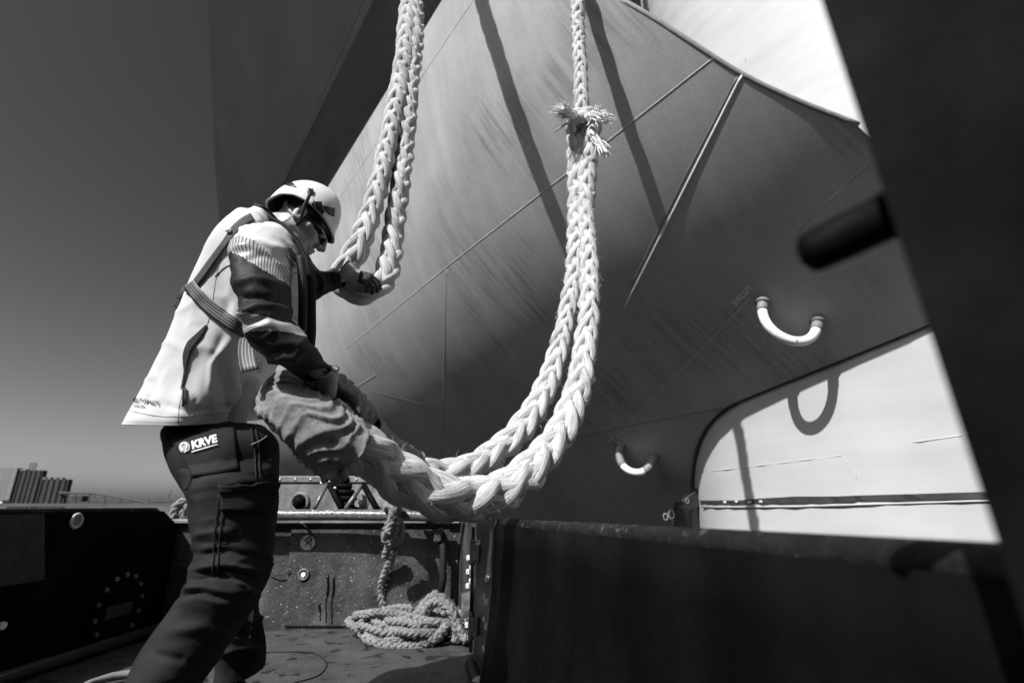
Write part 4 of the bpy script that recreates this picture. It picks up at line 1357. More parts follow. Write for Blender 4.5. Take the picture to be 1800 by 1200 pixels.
# ------------------------------------------------------------------ signed-distance modelling for the body, face and hands
def s_min(a, b, k):
    h = np.clip(0.5 + 0.5 * (b - a) / k, 0, 1)
    return b * (1 - h) + a * h - k * h * (1 - h)
def s_sub(a, b, k): return -s_min(-a, b, k)
def d_cap(P, a, b, ra, rb=None):
    rb = ra if rb is None else rb
    a, b = np.array(a, float), np.array(b, float)
    e = b - a
    t = np.clip(((P - a) @ e) / (e @ e), 0, 1)
    return np.linalg.norm(P - (a + t[..., None] * e), axis=-1) - (ra + (rb - ra) * t)
def d_ell(P, c, r):
    q_ = (P - np.array(c)) / np.array(r)
    k0 = np.linalg.norm(q_, axis=-1); k1 = np.linalg.norm(q_ / np.array(r), axis=-1)
    return k0 * (k0 - 1) / (k1 + 1e-9)
def surface_nets(D, lo, h):
    """mesh of the zero level of D sampled on a grid"""
    s = D < 0
    nx, ny, nz = D.shape
    acc = np.zeros((nx - 1, ny - 1, nz - 1, 3)); cnt = np.zeros((nx - 1, ny - 1, nz - 1))
    off = [(0, 0, 0), (1, 0, 0), (0, 1, 0), (1, 1, 0), (0, 0, 1), (1, 0, 1), (0, 1, 1), (1, 1, 1)]
    sub = lambda A, o: A[o[0]:nx - 1 + o[0], o[1]:ny - 1 + o[1], o[2]:nz - 1 + o[2]]
    for i in range(8):
        for ax in range(3):
            o0 = off[i]
            if o0[ax]: continue
            o1 = tuple(v + (1 if k == ax else 0) for k, v in enumerate(o0))
            d0, d1 = sub(D, o0), sub(D, o1)
            m_ = (d0 < 0) != (d1 < 0)
            t = np.where(m_, d0 / np.where(m_, d0 - d1, 1), 0)
            p = np.zeros(acc.shape); p[...] = o0; p[..., ax] += t
            acc += np.where(m_[..., None], p, 0); cnt += m_
    act = cnt > 0
    idx = -np.ones(cnt.shape, int); idx[act] = np.arange(act.sum())
    cells = np.argwhere(act)
    V = (cells + acc[act] / cnt[act][:, None]) * h + np.array(lo)
    F = []
    for ax in range(3):
        a1, a2 = (ax + 1) % 3, (ax + 2) % 3
        sl0 = [slice(None)] * 3; sl1 = [slice(None)] * 3
        sl0[ax] = slice(0, -1); sl1[ax] = slice(1, None)
        ch = s[tuple(sl0)] != s[tuple(sl1)]
        E_ = np.argwhere(ch)
        E_ = E_[(E_[:, a1] > 0) & (E_[:, a2] > 0) & (E_[:, a1] < D.shape[a1] - 1) & (E_[:, a2] < D.shape[a2] - 1)]
        c = [E_.copy() for _ in range(4)]
        c[1][:, a1] -= 1; c[2][:, a1] -= 1; c[2][:, a2] -= 1; c[3][:, a2] -= 1
        q_ = np.stack([idx[x[:, 0], x[:, 1], x[:, 2]] for x in c], 1)
        inside = s[E_[:, 0], E_[:, 1], E_[:, 2]]
        q_[~inside] = q_[~inside][:, ::-1]
        F.append(q_)
    return V, np.concatenate(F)
def sdf_mesh(fn, lo, hi, h):
    ax = [np.arange(l, u + h, h) for l, u in zip(lo, hi)]
    G = np.stack(np.meshgrid(*ax, indexing='ij'), -1)
    return surface_nets(fn(G), lo, h)

# ---- head frame: X forward, Y to the worker's left (away from the lens), Z up
HS = 0.87
hp, hy = math.radians(37), math.radians(18)
Rh = Matrix.Rotation(hy, 3, 'Z') @ Matrix.Rotation(hp, 3, 'Y')
HC = PK(521, 374, 1.60) + Vector((-0.008, 0.073, 0.0))
def H2W(v): return HC + Rh @ (Vector(v) * HS)
Rm = Matrix.Rotation(hy, 3, 'Z') @ Matrix.Rotation(math.radians(29), 3, 'Y')
def M2W(v): return HC + Vector((-0.004, 0, 0)) + Rm @ (Vector(v) * 0.835)
def head_sdf(P):
    Y = np.abs(P[..., 1]); Q = np.stack([P[..., 0], Y, P[..., 2]], -1)
    d = d_ell(Q, (-0.012, 0, 0.045), (0.098, 0.075, 0.090))
    d = s_min(d, d_ell(Q, (0.035, 0, -0.030), (0.058, 0.056, 0.075)), 0.03)
    d = s_min(d, d_cap(Q, (0.004, 0.050, -0.045), (0.075, 0.020, -0.098), 0.018, 0.017), 0.03)     # jaw
    d = s_min(d, d_ell(Q, (0.090, 0, -0.098), (0.018, 0.020, 0.016)), 0.015)                       # chin
    d = s_min(d, d_cap(Q, (0.062, 0.042, -0.012), (0.040, 0.058, -0.008), 0.016, 0.014), 0.02)     # cheekbone
    d = s_min(d, d_cap(Q, (0.082, 0.010, 0.034), (0.070, 0.045, 0.032), 0.012, 0.010), 0.016)      # brow
    d = s_min(d, d_cap(Q, (0.092, 0, 0.022), (0.116, 0, -0.020), 0.007, 0.0095), 0.010)            # nose
    d = s_min(d, d_ell(Q, (0.117, 0, -0.026), (0.011, 0.010, 0.009)), 0.006)
    d = s_min(d, d_ell(Q, (0.104, 0.012, -0.029), (0.011, 0.007, 0.008)), 0.006)                   # nostril wing
    d = s_sub(d, d_ell(Q, (0.080, 0.030, 0.010), (0.014, 0.016, 0.010)), 0.010)                    # eye socket
    d = s_min(d, d_ell(Q, (0.070, 0.030, 0.010), (0.013, 0.013, 0.012)), 0.004)                    # eye
    d = s_min(d, d_cap(Q, (0.099, 0, -0.054), (0.090, 0.020, -0.058), 0.0075, 0.004), 0.006)       # lips
    d = s_min(d, d_cap(Q, (0.097, 0, -0.068), (0.089, 0.018, -0.066), 0.0075, 0.004), 0.006)
    d = s_sub(d, d_cap(Q, (0.108, 0, -0.0615), (0.088, 0.024, -0.0625), 0.0018), 0.003)
    d = s_sub(d, d_ell(Q, (0.100, 0, -0.080), (0.010, 0.025, 0.006)), 0.008)
    # ear
    e = d_ell(Q, (-0.008, 0.078, 0.002), (0.022, 0.009, 0.034))
    e = s_sub(e, d_ell(Q, (-0.002, 0.088, 0.006), (0.012, 0.009, 0.022)), 0.005)
    d = s_min(d, e, 0.006)
    d = s_min(d, d_cap(Q, (-0.030, 0, -0.045), (-0.105, 0, -0.165), 0.056, 0.062), 0.035)          # neck
    d = s_min(d, d_cap(Q, (-0.02, 0.052, -0.05), (-0.07, 0.02, -0.15), 0.012, 0.012), 0.02)        # neck tendon
    return d
hv, hf = sdf_mesh(head_sdf, (-0.18, -0.10, -0.24), (0.14, 0.10, 0.15), 0.0032)
hvw = np.array([H2W(v) for v in hv])
# trunk and limbs under the clothes, one skin with the head
J = dict(neck=H2W((-0.10, 0, -0.17)), chest=PY(445, 470, 1.43), waist=PY(392, 640, 1.43), pelvis=PY(385, 760, 1.43),
         shn=PY(455, 445, 1.26), shf=PY(475, 460, 1.60), eln=PY(466, 572, 1.18), wrn=PY(560, 652, 1.27), elf=PY(536, 505, 1.66), wrf=PY(604, 488, 1.70),
         hin=PY(390, 790, 1.41), hif=PY(400, 790, 1.48), knn=PY(408, 1000, 1.32), knf=PY(428, 1000, 1.57), ann=PY(240, 1240, 1.25), anf=PY(418, 1185, 1.60))
J = {k: np.array(v) for k, v in J.items()}
def body_sdf(P):
    d = d_cap(P, J['chest'], J['waist'], 0.105, 0.095)
    d = s_min(d, d_cap(P, J['shn'] + [0, .03, 0], J['shf'] - [0, .03, 0], 0.06), 0.08)
    d = s_min(d, d_cap(P, J['waist'], J['pelvis'], 0.085, 0.065), 0.06)
    d = s_min(d, d_cap(P, J['neck'], J['chest'], 0.052, 0.075), 0.05)
    for a, b_, c, ra, rb, rc in (('shn', 'eln', 'wrn', .046, .038, .024), ('shf', 'elf', 'wrf', .042, .028, .016), ('hin', 'knn', 'ann', .065, .05, .036), ('hif', 'knf', 'anf', .06, .036, .028)):
        d = s_min(d, d_cap(P, J[a], J[b_], ra, rb), 0.03)
        d = s_min(d, d_cap(P, J[b_], J[c], rb, rc), 0.02)
    return d
allj = np.array(list(J.values()))
bv, bf = sdf_mesh(body_sdf, allj.min(0) - 0.16, allj.max(0) + 0.16, 0.014)
me = bpy.data.meshes.new('body')
me.from_pydata([tuple(v) for v in np.vstack([hvw, bv])], [], [list(map(int, f)) for f in hf] + [list(map(int, f + len(hvw))) for f in bf])
body = link('body', me, skin_m, man)
headb = BVHTree.FromPolygons([Vector(v) for v in hvw], [list(map(int, f)) for f in hf])
# close-cropped hair on the back and sides
sel = []
for f in hf:
    c = hv[f].mean(0)
    n1 = vnoise(c * 90)
    if c[2] + 0.004 * n1 > 0.005 + 0.06 * max(0, c[0] + 0.0) + (0.03 if abs(c[1]) > 0.071 and -0.03 < c[0] < 0.02 else 0) and c[0] < 0.06:
        sel.append(f)
uq = np.unique(np.concatenate(sel)); mp_ = {int(a): i for i, a in enumerate(uq)}
cen = np.array(H2W((-0.01, 0, 0.03)))
hvv = [tuple(cen + (hvw[a] - cen) * 1.028) for a in uq]
me = bpy.data.meshes.new('hair'); me.from_pydata(hvv, [], [[mp_[int(x)] for x in f] for f in sel]); link('hair', me, hair_m, body)

# ---- helmet
def rim_z(x, y):
    xs_ = [-0.150, -0.125, -0.095, -0.05, 0.0, 0.05, 0.10, 0.135, 0.18]
    zs_ = [-0.012, -0.006, 0.022, 0.040, 0.044, 0.040, 0.030, 0.018, 0.004]
    return np.interp(x, xs_, zs_)
NU, NV = 96, 30
HV = np.zeros((NV + 1, NU, 3))
for j in range(NU):
    a = 2 * math.pi * j / NU
    ca, sa = math.cos(a), math.sin(a)
    Rx = 0.114 if ca > 0 else 0.146
    bx, by = Rx * np.sign(ca) * abs(ca) ** 0.94, 0.114 * np.sign(sa) * abs(sa) ** 0.94
    visor = max(0, ca) ** 6 * 0.022
    zr_ = rim_z(bx + visor, by)
    for i in range(NV + 1):
        s = i / NV
        z = zr_ + (0.188 - zr_) * math.sin(s * math.pi / 2)
        q_ = (z - 0.035) / 0.153
        rad_ = math.sqrt(max(0, 1 - q_ * q_)) if q_ > 0 else 1 + 0.10 * q_
        rad_ = rad_ ** 0.92
        fl = math.exp(-(s / 0.10) ** 2)
        ext = 1 + visor / 0.138 * fl + 0.02 * fl
        ridge = 1 + 0.016 * math.exp(-((abs(sa) - 0.42) / 0.07) ** 2) * max(0, ca) * (1 if s > 0.12 else s / 0.12)
        HV[i, j] = (bx * rad_ * ext * ridge - 0.002, by * rad_ * (1 + 0.02 * fl) * ridge, z)
HW = np.array([[M2W(v) for v in row] for row in HV])
hel = grid_mesh('helmet', HW, helmet_m, man, capB=True, thick=0.005)
hel_b = bvh_of(hel)
lin = np.array([[M2W((v[0] * 0.945 - 0.001, v[1] * 0.94, v[2] * 0.96 - (0.004 if i == 0 else 0.002))) for v in row] for i, row in enumerate(HV)])
grid_mesh('liner', lin, plastic_m, hel)
rimp = [Vector(HW[0, j]) for j in range(NU)]
b = MB(); b.tube(rimp, 0.0032, 6, closed=True); b.build('rim_edge', mat('rim_grey', 0.28, 0.5), hel, smooth=True)
hb = [hel_b]
decal_quad('vent', [(494, 324), (509, 315), (522, 330), (512, 328)], hb, plastic_m, hel, 0.001, n=(6, 6))
decal_quad('vent', [(567, 361), (588, 366), (587, 381), (577, 377)], hb, plastic_m, hel, 0.001, n=(6, 6))
decal_quad('side_plate', [(547, 356), (564, 356), (570, 374), (556, 382)], hb, plastic_m, hel, 0.004, 0.006, n=(6, 6))
decal_quad('lamp_clip', [(541, 333), (551, 335), (549, 341), (540, 340)], hb, plastic_m, hel, 0.004, 0.005, n=(4, 4))
stitch('cord', [(549, 350), (552, 362), (557, 372)], 0.0018, hb, logo_g, hel, 0.009)
hh = [headb, hel_b]
yv = HC.y
b = MB(); b.tube([PY(546, 338, yv - 0.105), PY(541, 350, yv - 0.098), PY(535, 362, yv - 0.090), PY(531, 376, yv - 0.082), PY(528, 388, yv - 0.068), PY(519, 397, yv - 0.055), PY(506, 402, yv - 0.045)], 0.0055, 6)
b.build('chin_strap', web_m, hel, smooth=True)
ribbon('head_band', [(474, 370), (484, 362), (497, 357), (508, 358)], [9, 10, 9, 6], [headb], mat('band_grey', 0.30, 0.6, 0.5, 60), hel, 0.006, n=6, nw=3)
arms_ = []
for sgn in (1, -1):
    pts = [H2W((0.062, 0.066 * sgn, 0.014)), H2W((0.030, 0.0745 * sgn, 0.010)), H2W((-0.005, 0.079 * sgn, 0.004)), H2W((-0.028, 0.076 * sgn, -0.006))]
    b = MB(); b.tube(pts, [0.006, 0.005, 0.0045, 0.004], 6); arms_.append(b)
gl = None
LV = np.zeros((9, 33, 3))
for i in range(9):
    for j in range(33):
        a = (j / 32 - 0.5) * 2.3
        v = (i / 8 - 0.5)
        LV[i, j] = H2W((0.030 + 0.074 * math.cos(a) - 0.012 * v * v - (0.012 if v < 0 else 0) * abs(v), 0.072 * math.sin(a), 0.012 + v * 0.040 * (1 - 0.25 * abs(a)) - 0.004))
me = bpy.data.meshes.new('lens')
me.from_pydata([tuple(v) for v in LV.reshape(-1, 3)], [], [[i * 33 + j, i * 33 + j + 1, (i + 1) * 33 + j + 1, (i + 1) * 33 + j] for i in range(8) for j in range(32)])
ln = link('sunglasses', me, lens_m, body)
for b in arms_: b.build('temple_arm', plastic_m, ln, smooth=True)
ln.modifiers.new('thick', 'SOLIDIFY').thickness = 0.003

# ---- jacket trunk
J_rows = [(216, 738, 454, 742, 1.43, .20, .20), (224, 722, 458, 728, 1.43, .20, .20), (252, 678, 472, 688, 1.43, .175, .15), (284, 622, 486, 636, 1.43, .17, .1), (312, 562, 520, 582, 1.43, .17, 0),
          (337, 510, 533, 530, 1.43, .175, 0), (364, 464, 537, 480, 1.43, .18, 0), (391, 428, 530, 445, 1.43, .165, 0), (414, 405, 520, 424, 1.43, .135, 0), (434, 390, 510, 410, 1.43, .10, 0), (446, 380, 506, 399, 1.43, .085, 0)]
JV = loft(J_rows, 160, 16, 3.7)
JV = folds(JV, [([(392, 575), (382, 620), (392, 665), (412, 700)], 13, -0.008), ([(412, 585), (404, 630), (414, 680)], 13, 0.007), ([(352, 590), (322, 650), (318, 720)], 12, 0.008),
                ([(372, 470), (350, 540), (330, 600)], 14, 0.006), ([(250, 700), (330, 722), (455, 712)], 5, -0.004), ([(425, 660), (440, 690), (432, 715)], 9, -0.009), ([(448, 655), (455, 690), (448, 722)], 8, 0.010),
                ([(430, 405), (450, 398), (485, 405)], 4, -0.006), ([(445, 415), (475, 408), (505, 420)], 5, 0.006), ([(400, 440), (425, 420), (440, 425)], 6, 0.007), ([(455, 392), (462, 402)], 3, -0.006), ([(468, 392), (474, 403)], 3, -0.006), ([(482, 396), (486, 406)], 3, -0.006),
                ([(385, 480), (400, 530), (395, 560)], 9, -0.007), ([(300, 640), (285, 690), (270, 722)], 7, 0.006), ([(262, 690), (252, 722)], 5, -0.005), ([(340, 700), (352, 725)], 5, -0.006), ([(372, 690), (378, 724)], 6, 0.006), ([(398, 690), (402, 728)], 5, -0.006), ([(360, 520), (345, 560), (352, 585)], 7, -0.006), ([(400, 600), (372, 640), (368, 690)], 6, 0.006)],
           [(5, 0.005, (1, 1, .6)), (13, 0.0020, (1, 1, .55)), (7, 0.0065, (1, 1, .5), 3.2), (13, 0.003, (1, 1, .8), 3.5)])
jac = grid_mesh('jacket', JV, white_m, man, capB=False, thick=0.004)
jb = [bvh_of(jac)]
# ---- near sleeve
S_rows = [(448, 408, 492, 405, 1.40, .04), (424, 422, 512, 416, 1.33, .075), (407, 446, 518, 446, 1.262, .090), (408, 480, 508, 492, 1.215, .082), (410, 515, 512, 528, 1.195, .080), (417, 552, 516, 562, 1.18, .078), (428, 590, 524, 572, 1.175, .074),
          (446, 618, 540, 592, 1.185, .066), (480, 640, 556, 614, 1.20, .058), (512, 656, 569, 634, 1.23, .048), (538, 668, 577, 648, 1.255, .040)]
SV = loft(S_rows, 88, 18, 2.15)
SV = folds(SV, [([(412, 500), (445, 488), (500, 505)], 7, 0.010), ([(415, 522), (455, 520), (505, 530)], 7, -0.012), ([(412, 560), (450, 538), (510, 545)], 8, 0.012), ([(425, 575), (470, 558), (512, 562)], 6, -0.008),
                ([(460, 640), (500, 622), (530, 630)], 7, 0.009), ([(470, 618), (520, 612)], 6, -0.008), ([(520, 650), (555, 640)], 5, 0.006), ([(415, 440), (450, 428), (500, 440)], 6, 0.007), ([(420, 462), (460, 448), (505, 462)], 6, -0.006)],
           [(14, 0.004, (1, 1, 1)), (11, 0.009, (.6, .8, 1.4), 3.2), (22, 0.004, (.7, .8, 1.3), 3.5)])
def sl_mat(v, u):
    e = -0.035 * math.cos(u * 6.2832) + 0.008 * math.sin(u * 6.2832 * 2)
    vv = v + e
    return 0 if vv < 0.215 else 2 if vv < 0.285 else 1 if vv < 0.56 else 3 if vv < 0.665 else 1
slv = grid_mesh('sleeve', SV, [white_m, black_c, striped('sleeve_tape', 0.42, 0.10, 60, axis=0, duty=0.4, rough=0.35), striped('cuff_tape', 0.42, 0.05, 75, axis=1, duty=0.35, rough=0.4)], jac, sl_mat, thick=0.003)
sb = [bvh_of(slv)]
# ---- far sleeve
F_rows = [(488, 440, 530, 420, 1.60, .075), (515, 500, 548, 455, 1.64, .066), (540, 530, 560, 474, 1.66, .058), (562, 520, 572, 477, 1.675, .042), (584, 510, 588, 473, 1.69, .034), (602, 503, 604, 476, 1.70, .028)]
FV = loft(F_rows, 56, 14, 2.1)
FV = folds(FV, [([(560, 480), (570, 500), (562, 518)], 5, 0.010), ([(580, 478), (586, 500)], 4, -0.006)], [(20, 0.004, (1, 1, 1)), (22, 0.005, (1.2, 1, .6), 3.2)])
fs = grid_mesh('sleeve', FV, [black_c, mat('sleeve_grey', 0.10, 0.7, 0.3, 30, bump=0.3, bscale=150)], jac, lambda v, u: 0, thick=0.003)

# ---- jacket trims
ribbon('pocket_zip', [(364, 572), (352, 588), (336, 606), (328, 626), (326, 650), (320, 684)], [2, 10, 13, 10, 4, 2], jb, mat('mesh_black', 0.02, 0.8, 0.6, 200, bump=0.8, bscale=300), jac, 0.003, n=8, nw=4)
b = MB()
for dx in (0, 4):
    b.tube([shoot(322 + dx, y, jb, 0.004)[0] for y in (682, 690, 700, 714 - dx)], 0.0022, 5)
b.build('zip_pull', print_m, jac, smooth=True)
stitch('hem_seam', [(228, 722), (290, 732), (370, 728), (452, 720)], 0.0014, jb, logo_g, jac, 0.0)
stitch('panel_seam', [(321, 690), (315, 715), (312, 742)], 0.0012, jb, logo_g, jac, 0.0)
stitch('panel_seam', [(392, 440), (380, 486), (372, 540), (364, 572)], 0.0012, jb, logo_g, jac, 0.0)
stitch('panel_seam', [(414, 610), (424, 660), (428, 735)], 0.0012, jb, logo_g, jac, 0.0)
stitch('yoke_seam', [(378, 486), (396, 470), (412, 464)], 0.0015, jb, print_m, jac, 0.0005)
decal_quad('chest_tape', [(508, 484), (530, 474), (527, 568), (510, 556)], jb, striped('chest_tape', 0.45, 0.06, 22, axis=1, duty=0.45), jac, 0.004, n=(6, 16))
b = MB()
cr_ = [Vector(JV[-1, j]) for j in range(160)]
b.tube(cr_, 0.006, 6, closed=True); b.build('collar_edge', black_c, jac, smooth=True)
# lettering
def lay_text(body_, p0, p1, h_px, bold, bvs, m, name, parent, shear=0.0, off=0.004, space=1.0):
    Vt, Ft = text_mesh(body_, 1.0, bold, space=space)
    w = max(v.x for v in Vt)
    d = Vector((p1[0] - p0[0], p1[1] - p0[1])); L = d.length; d /= L
    up = Vector((d.y, -d.x))
    out = []
    for v in Vt:
        X, Yv = v.x / w * L, v.y * h_px / 0.70
        X += shear * Yv
        out.append(shoot(p0[0] + d.x * X + up.x * Yv, p0[1] + d.y * X + up.y * Yv, bvs, off)[0])
    b = MB(); b.add(out, Ft); return b.build(name, m, parent)
lay_text('HELLY HANSEN', (229.5, 705), (278, 713), 7.6, 0.028, jb, print_m, 'jacket_lettering', jac, 0.25)
lay_text('WORK WEAR', (236, 714), (256, 717.5), 3.0, 0.03, jb, print_m, 'jacket_lettering', jac)
# round badge on the shoulder
bc = (511, 452)
jsb = jb + sb
lay_text('NBV', (503, 441), (519, 463), 8.5, 0.04, jsb, print_m, 'badge_lettering', jac)
b = MB()
b.tube([shoot(bc[0] + 15 * math.cos(a) * 0.62 + 4 * math.sin(a), bc[1] + 15 * math.sin(a) + 5 * math.cos(a), jsb, 0.003)[0] for a in np.linspace(0, 2 * math.pi, 33)[:-1]], 0.0014, 5, closed=True)
b.build('badge_ring', print_m, jac, smooth=True)
Vt, Ft = text_mesh("DUTCH BOATMEN'S ASSOCIATION", 1.0, 0.0); w = max(v.x for v in Vt)
out = []
for v in Vt:
    a = math.radians(-190 + 265 * v.x / w); rr2 = 18.5 + v.y * 3.8 / 0.7
    out.append(shoot(bc[0] + rr2 * 0.72 * math.cos(a) + 3 * math.sin(a), bc[1] + rr2 * math.sin(a) + 3 * math.cos(a), jsb, 0.003)[0])
b = MB(); b.add(out, Ft); b.build('badge_lettering', print_m, jac)

# ---- buoyancy vest and harness
vest = [(428, 388, 1.30), (440, 378, 1.36), (460, 380, 1.36), (485, 388, 1.345), (505, 403, 1.33), (524, 428, 1.325), (537, 456, 1.32), (541, 490, 1.32), (541, 540, 1.325), (541, 585, 1.335), (538, 615, 1.345)]
R = catmull(vest, 8)
pts = [PY(a, c, y) for a, c, y in R]
b = MB()
n_ = len(pts)
b.tube(pts, [0.007 + 0.015 * min(1, max(0, (i - 46) / 12)) for i in range(n_)], 12); vo = b.build('life_vest', mat('vest_black', 0.010, 0.75, 0.4, 30, bump=0.2, bscale=80, spec=0.12), man, smooth=True)
R2 = catmull([(528, 452, 1.27), (532, 500, 1.265), (532, 560, 1.275), (530, 600, 1.29)], 8)
b = MB(); b.tube([PY(a, c, y) for a, c, y in R2], 0.012, 10); b.build('vest_fold', black_c, vo, smooth=True)
har = ribbon('harness', [(444, 384), (430, 392), (414, 406), (398, 428), (376, 458), (352, 492), (332, 516)], [13, 14, 14, 11, 11, 11, 11], jb, web_m, man, 0.006, n=8, nw=4)
ribbon('wide_strap', [(336, 500), (352, 522), (380, 548), (408, 568), (432, 584)], [20, 23, 24, 24, 23], jb, stitch_m, har, 0.007, n=8, nw=5)
g0 = shoot(424, 590, jb, 0.03)[0]; g1 = PY(441, 652, 1.19)
b = MB()
ax_ = Vector((1, 0, 0.25)).normalized()
V, F, UV = [], [], []
for i in range(9):
    u = i / 8
    c = g0.lerp(g1, u) + Vector((0, -0.012 * math.sin(u * 3.1), 0))
    for j in range(5): V.append(c + ax_ * (j / 4 - 0.5) * 0.042)
for i in range(8):
    for j in range(4):
        a = i * 5 + j
        F.append([a, a + 1, a + 6, a + 5]); UV.append([(j / 4, i / 8), ((j + 1) / 4, i / 8), ((j + 1) / 4, (i + 1) / 8), (j / 4, (i + 1) / 8)])
b.add(V, F, UV); o = b.build('strap_end', striped('strap_end_stitch', 0.03, 0.45, 5, axis=0, duty=0.15, dash=18), har, smooth=True)
o.modifiers.new('thick', 'SOLIDIFY').thickness = 0.004
b = MB(); p = shoot(404, 409, jb, 0.012)[0]; b.ball(p, 0.009, 12, (1, 0.6, 0.8)); b.build('buckle', whitebar_m, har, smooth=True)
b = MB()
p = PY(328, 518, 1.36)
b.box(p, (0.030, 0.02, 0.045), Matrix.Rotation(0.5, 3, 'Y'), 0.004); b.box(p + Vector((-0.012, 0, -0.030)), (0.022, 0.012, 0.03), Matrix.Rotation(0.7, 3, 'Y'), 0.003)
b.build('buckle', plastic_m, har)
b = MB(); b.tube([PY(336, 498, 1.35), PY(326, 508, 1.34), PY(318, 524, 1.34), PY(322, 538, 1.35)], [0.006, 0.009, 0.008, 0.005], 7); b.build('strap_loop', web_m, har, smooth=True)

# ---- trousers: seat and two legs
P_rows = [(290, 751, 466, 749, 1.45, .085), (281, 770, 486, 768, 1.43, .13), (287, 795, 491, 795, 1.42, .16), (302, 830, 492, 836, 1.41, .158), (330, 868, 488, 878, 1.40, .140), (360, 900, 470, 905, 1.40, .10)]
PV = folds(loft(P_rows, 96, 12, 2.3), [([(440, 760), (452, 800), (450, 850)], 7, 0.006)], [(10, 0.004, (1, 1, 1)), (12, 0.005, (.6, .6, 1.3), 3.2)])
N_rows = [(300, 806, 476, 806, 1.38, .09), (306, 832, 488, 836, 1.35, .118), (325, 870, 488, 880, 1.34, .118), (336, 920, 481, 926, 1.335, .108), (340, 968, 476, 976, 1.325, .100), (337, 1002, 468, 1020, 1.315, .098),
          (308, 1048, 448, 1064, 1.30, .098), (272, 1100, 412, 1122, 1.28, .098), (236, 1152, 378, 1176, 1.26, .098), (198, 1214, 344, 1236, 1.245, .098), (168, 1262, 318, 1284, 1.235, .098)]
NVv = folds(loft(N_rows, 96, 14, 2.2), [([(345, 1000), (390, 992), (450, 1005)], 7, 0.010), ([(340, 1022), (380, 1012), (440, 1020)], 6, -0.010), ([(322, 1038), (360, 1030), (400, 1040)], 6, 0.010), ([(345, 975), (400, 968), (470, 985)], 6, -0.007),
            ([(310, 1062), (360, 1052), (420, 1066)], 8, 0.007), ([(345, 850), (400, 838), (470, 850)], 8, 0.006), ([(330, 820), (370, 812)], 6, -0.006), ([(300, 1110), (360, 1100), (400, 1120)], 10, 0.008), ([(350, 1008), (400, 1000), (440, 1012)], 4, -0.010), ([(318, 1050), (350, 1042), (392, 1052)], 4, -0.009), ([(345, 940), (400, 930)], 5, 0.006), ([(350, 955), (420, 948)], 5, -0.006), ([(400, 1010), (430, 1030), (435, 1050)], 6, 0.008), ([(270, 1150), (330, 1160)], 8, -0.006)],
            [(9, 0.006, (1, 1, 1)), (9, 0.010, (.55, .6, 1.5), 3.2), (18, 0.0035, (.6, .6, 1.5), 3.5)])
Fr_rows = [(340, 800, 486, 800, 1.52, .11), (380, 865, 490, 872, 1.55, .115), (394, 930, 482, 940, 1.56, .108), (392, 1000, 474, 1006, 1.57, .100), (386, 1052, 450, 1064, 1.58, .095), (384, 1105, 456, 1116, 1.59, .092), (378, 1150, 464, 1156, 1.60, .095), (368, 1186, 466, 1180, 1.60, .10)]
FRV = folds(loft(Fr_rows, 80, 14, 2.2), [([(400, 1085), (440, 1078)], 6, 0.010), ([(395, 1110), (450, 1120)], 6, -0.008), ([(385, 1145), (460, 1140)], 7, 0.010)], [(12, 0.007, (1, 1, 1)), (10, 0.010, (.55, .6, 1.5), 3.2)])
tro = grid_mesh('trousers', PV, trouser_m, man)
leg1 = grid_mesh('trouser_leg', NVv, trouser_m, tro, thick=0.003)
leg2 = grid_mesh('trouser_leg', FRV, trouser_m, tro, thick=0.003)
tb = [bvh_of(tro), bvh_of(leg1), bvh_of(leg2)]
pk_ = decal_quad('back_pocket', [(292, 752), (410, 744), (418, 826), (340, 838)], tb, trouser_m, tro, 0.004, 0.004, n=(20, 16))
decal_quad('cargo_pocket', [(386, 856), (482, 852), (480, 900), (388, 896)], tb, trouser_m, tro, 0.006, 0.008, n=(16, 12))
decal_quad('pocket_flap', [(384, 852), (484, 848), (482, 862), (386, 868)], tb, trouser_m, tro, 0.012, 0.005, n=(16, 4))
for pth in ([(410, 742), (414, 780), (418, 826)], [(418, 826), (380, 832), (340, 838)], [(438, 742), (446, 790), (448, 840)], [(446, 742), (453, 790), (455, 842)], [(385, 868), (378, 940), (374, 1010)], [(392, 900), (386, 950), (382, 1015)],
            [(292, 752), (318, 800), (338, 838)], [(338, 838), (332, 856), (325, 858)]):
    stitch('seam', pth, 0.0016, tb, trouser_d, tro, 0.0035)
tb = tb + [bvh_of(pk_)]
lay_text('KRVE', (339, 790), (382, 778), 12.5, 0.045, tb, logo_m, 'pocket_lettering', tro, 0.10, 0.005)
decal_quad('lettering_rule', [(339, 794.5), (383, 782.5), (383, 784), (339, 796.5)], tb, logo_m, tro, 0.006, 0.001, n=(10, 1))
b = MB()
def disc_on(cx, cy, r, off, bvs, bb):
    ring = [shoot(cx + r * math.cos(a), cy + r * math.sin(a), bvs, off)[0] for a in np.linspace(0, 2 * math.pi, 25)[:-1]]
    c = shoot(cx, cy, bvs, off)[0]
    bb.add([c] + ring, [[0, 1 + i, 1 + (i + 1) % 24] for i in range(24)])
disc_on(326, 787, 9.5, 0.005, tb, b); b.build('round_emblem', logo_g, tro)
b = MB()
b.tube([shoot(x - 1, y, tb, 0.006)[0] for x, y in catmull([(323, 795), (325, 793), (322, 788), (323, 783), (327, 781), (331, 783), (332, 788), (330, 793), (333, 794)], 4)], 0.0016, 5)
b.build('emblem_mark', logo_m, tro, smooth=True)
stitch('loose_thread', [(440, 783), (455, 775), (466, 768)], 0.0012, tb, logo_g, tro, 0.006)
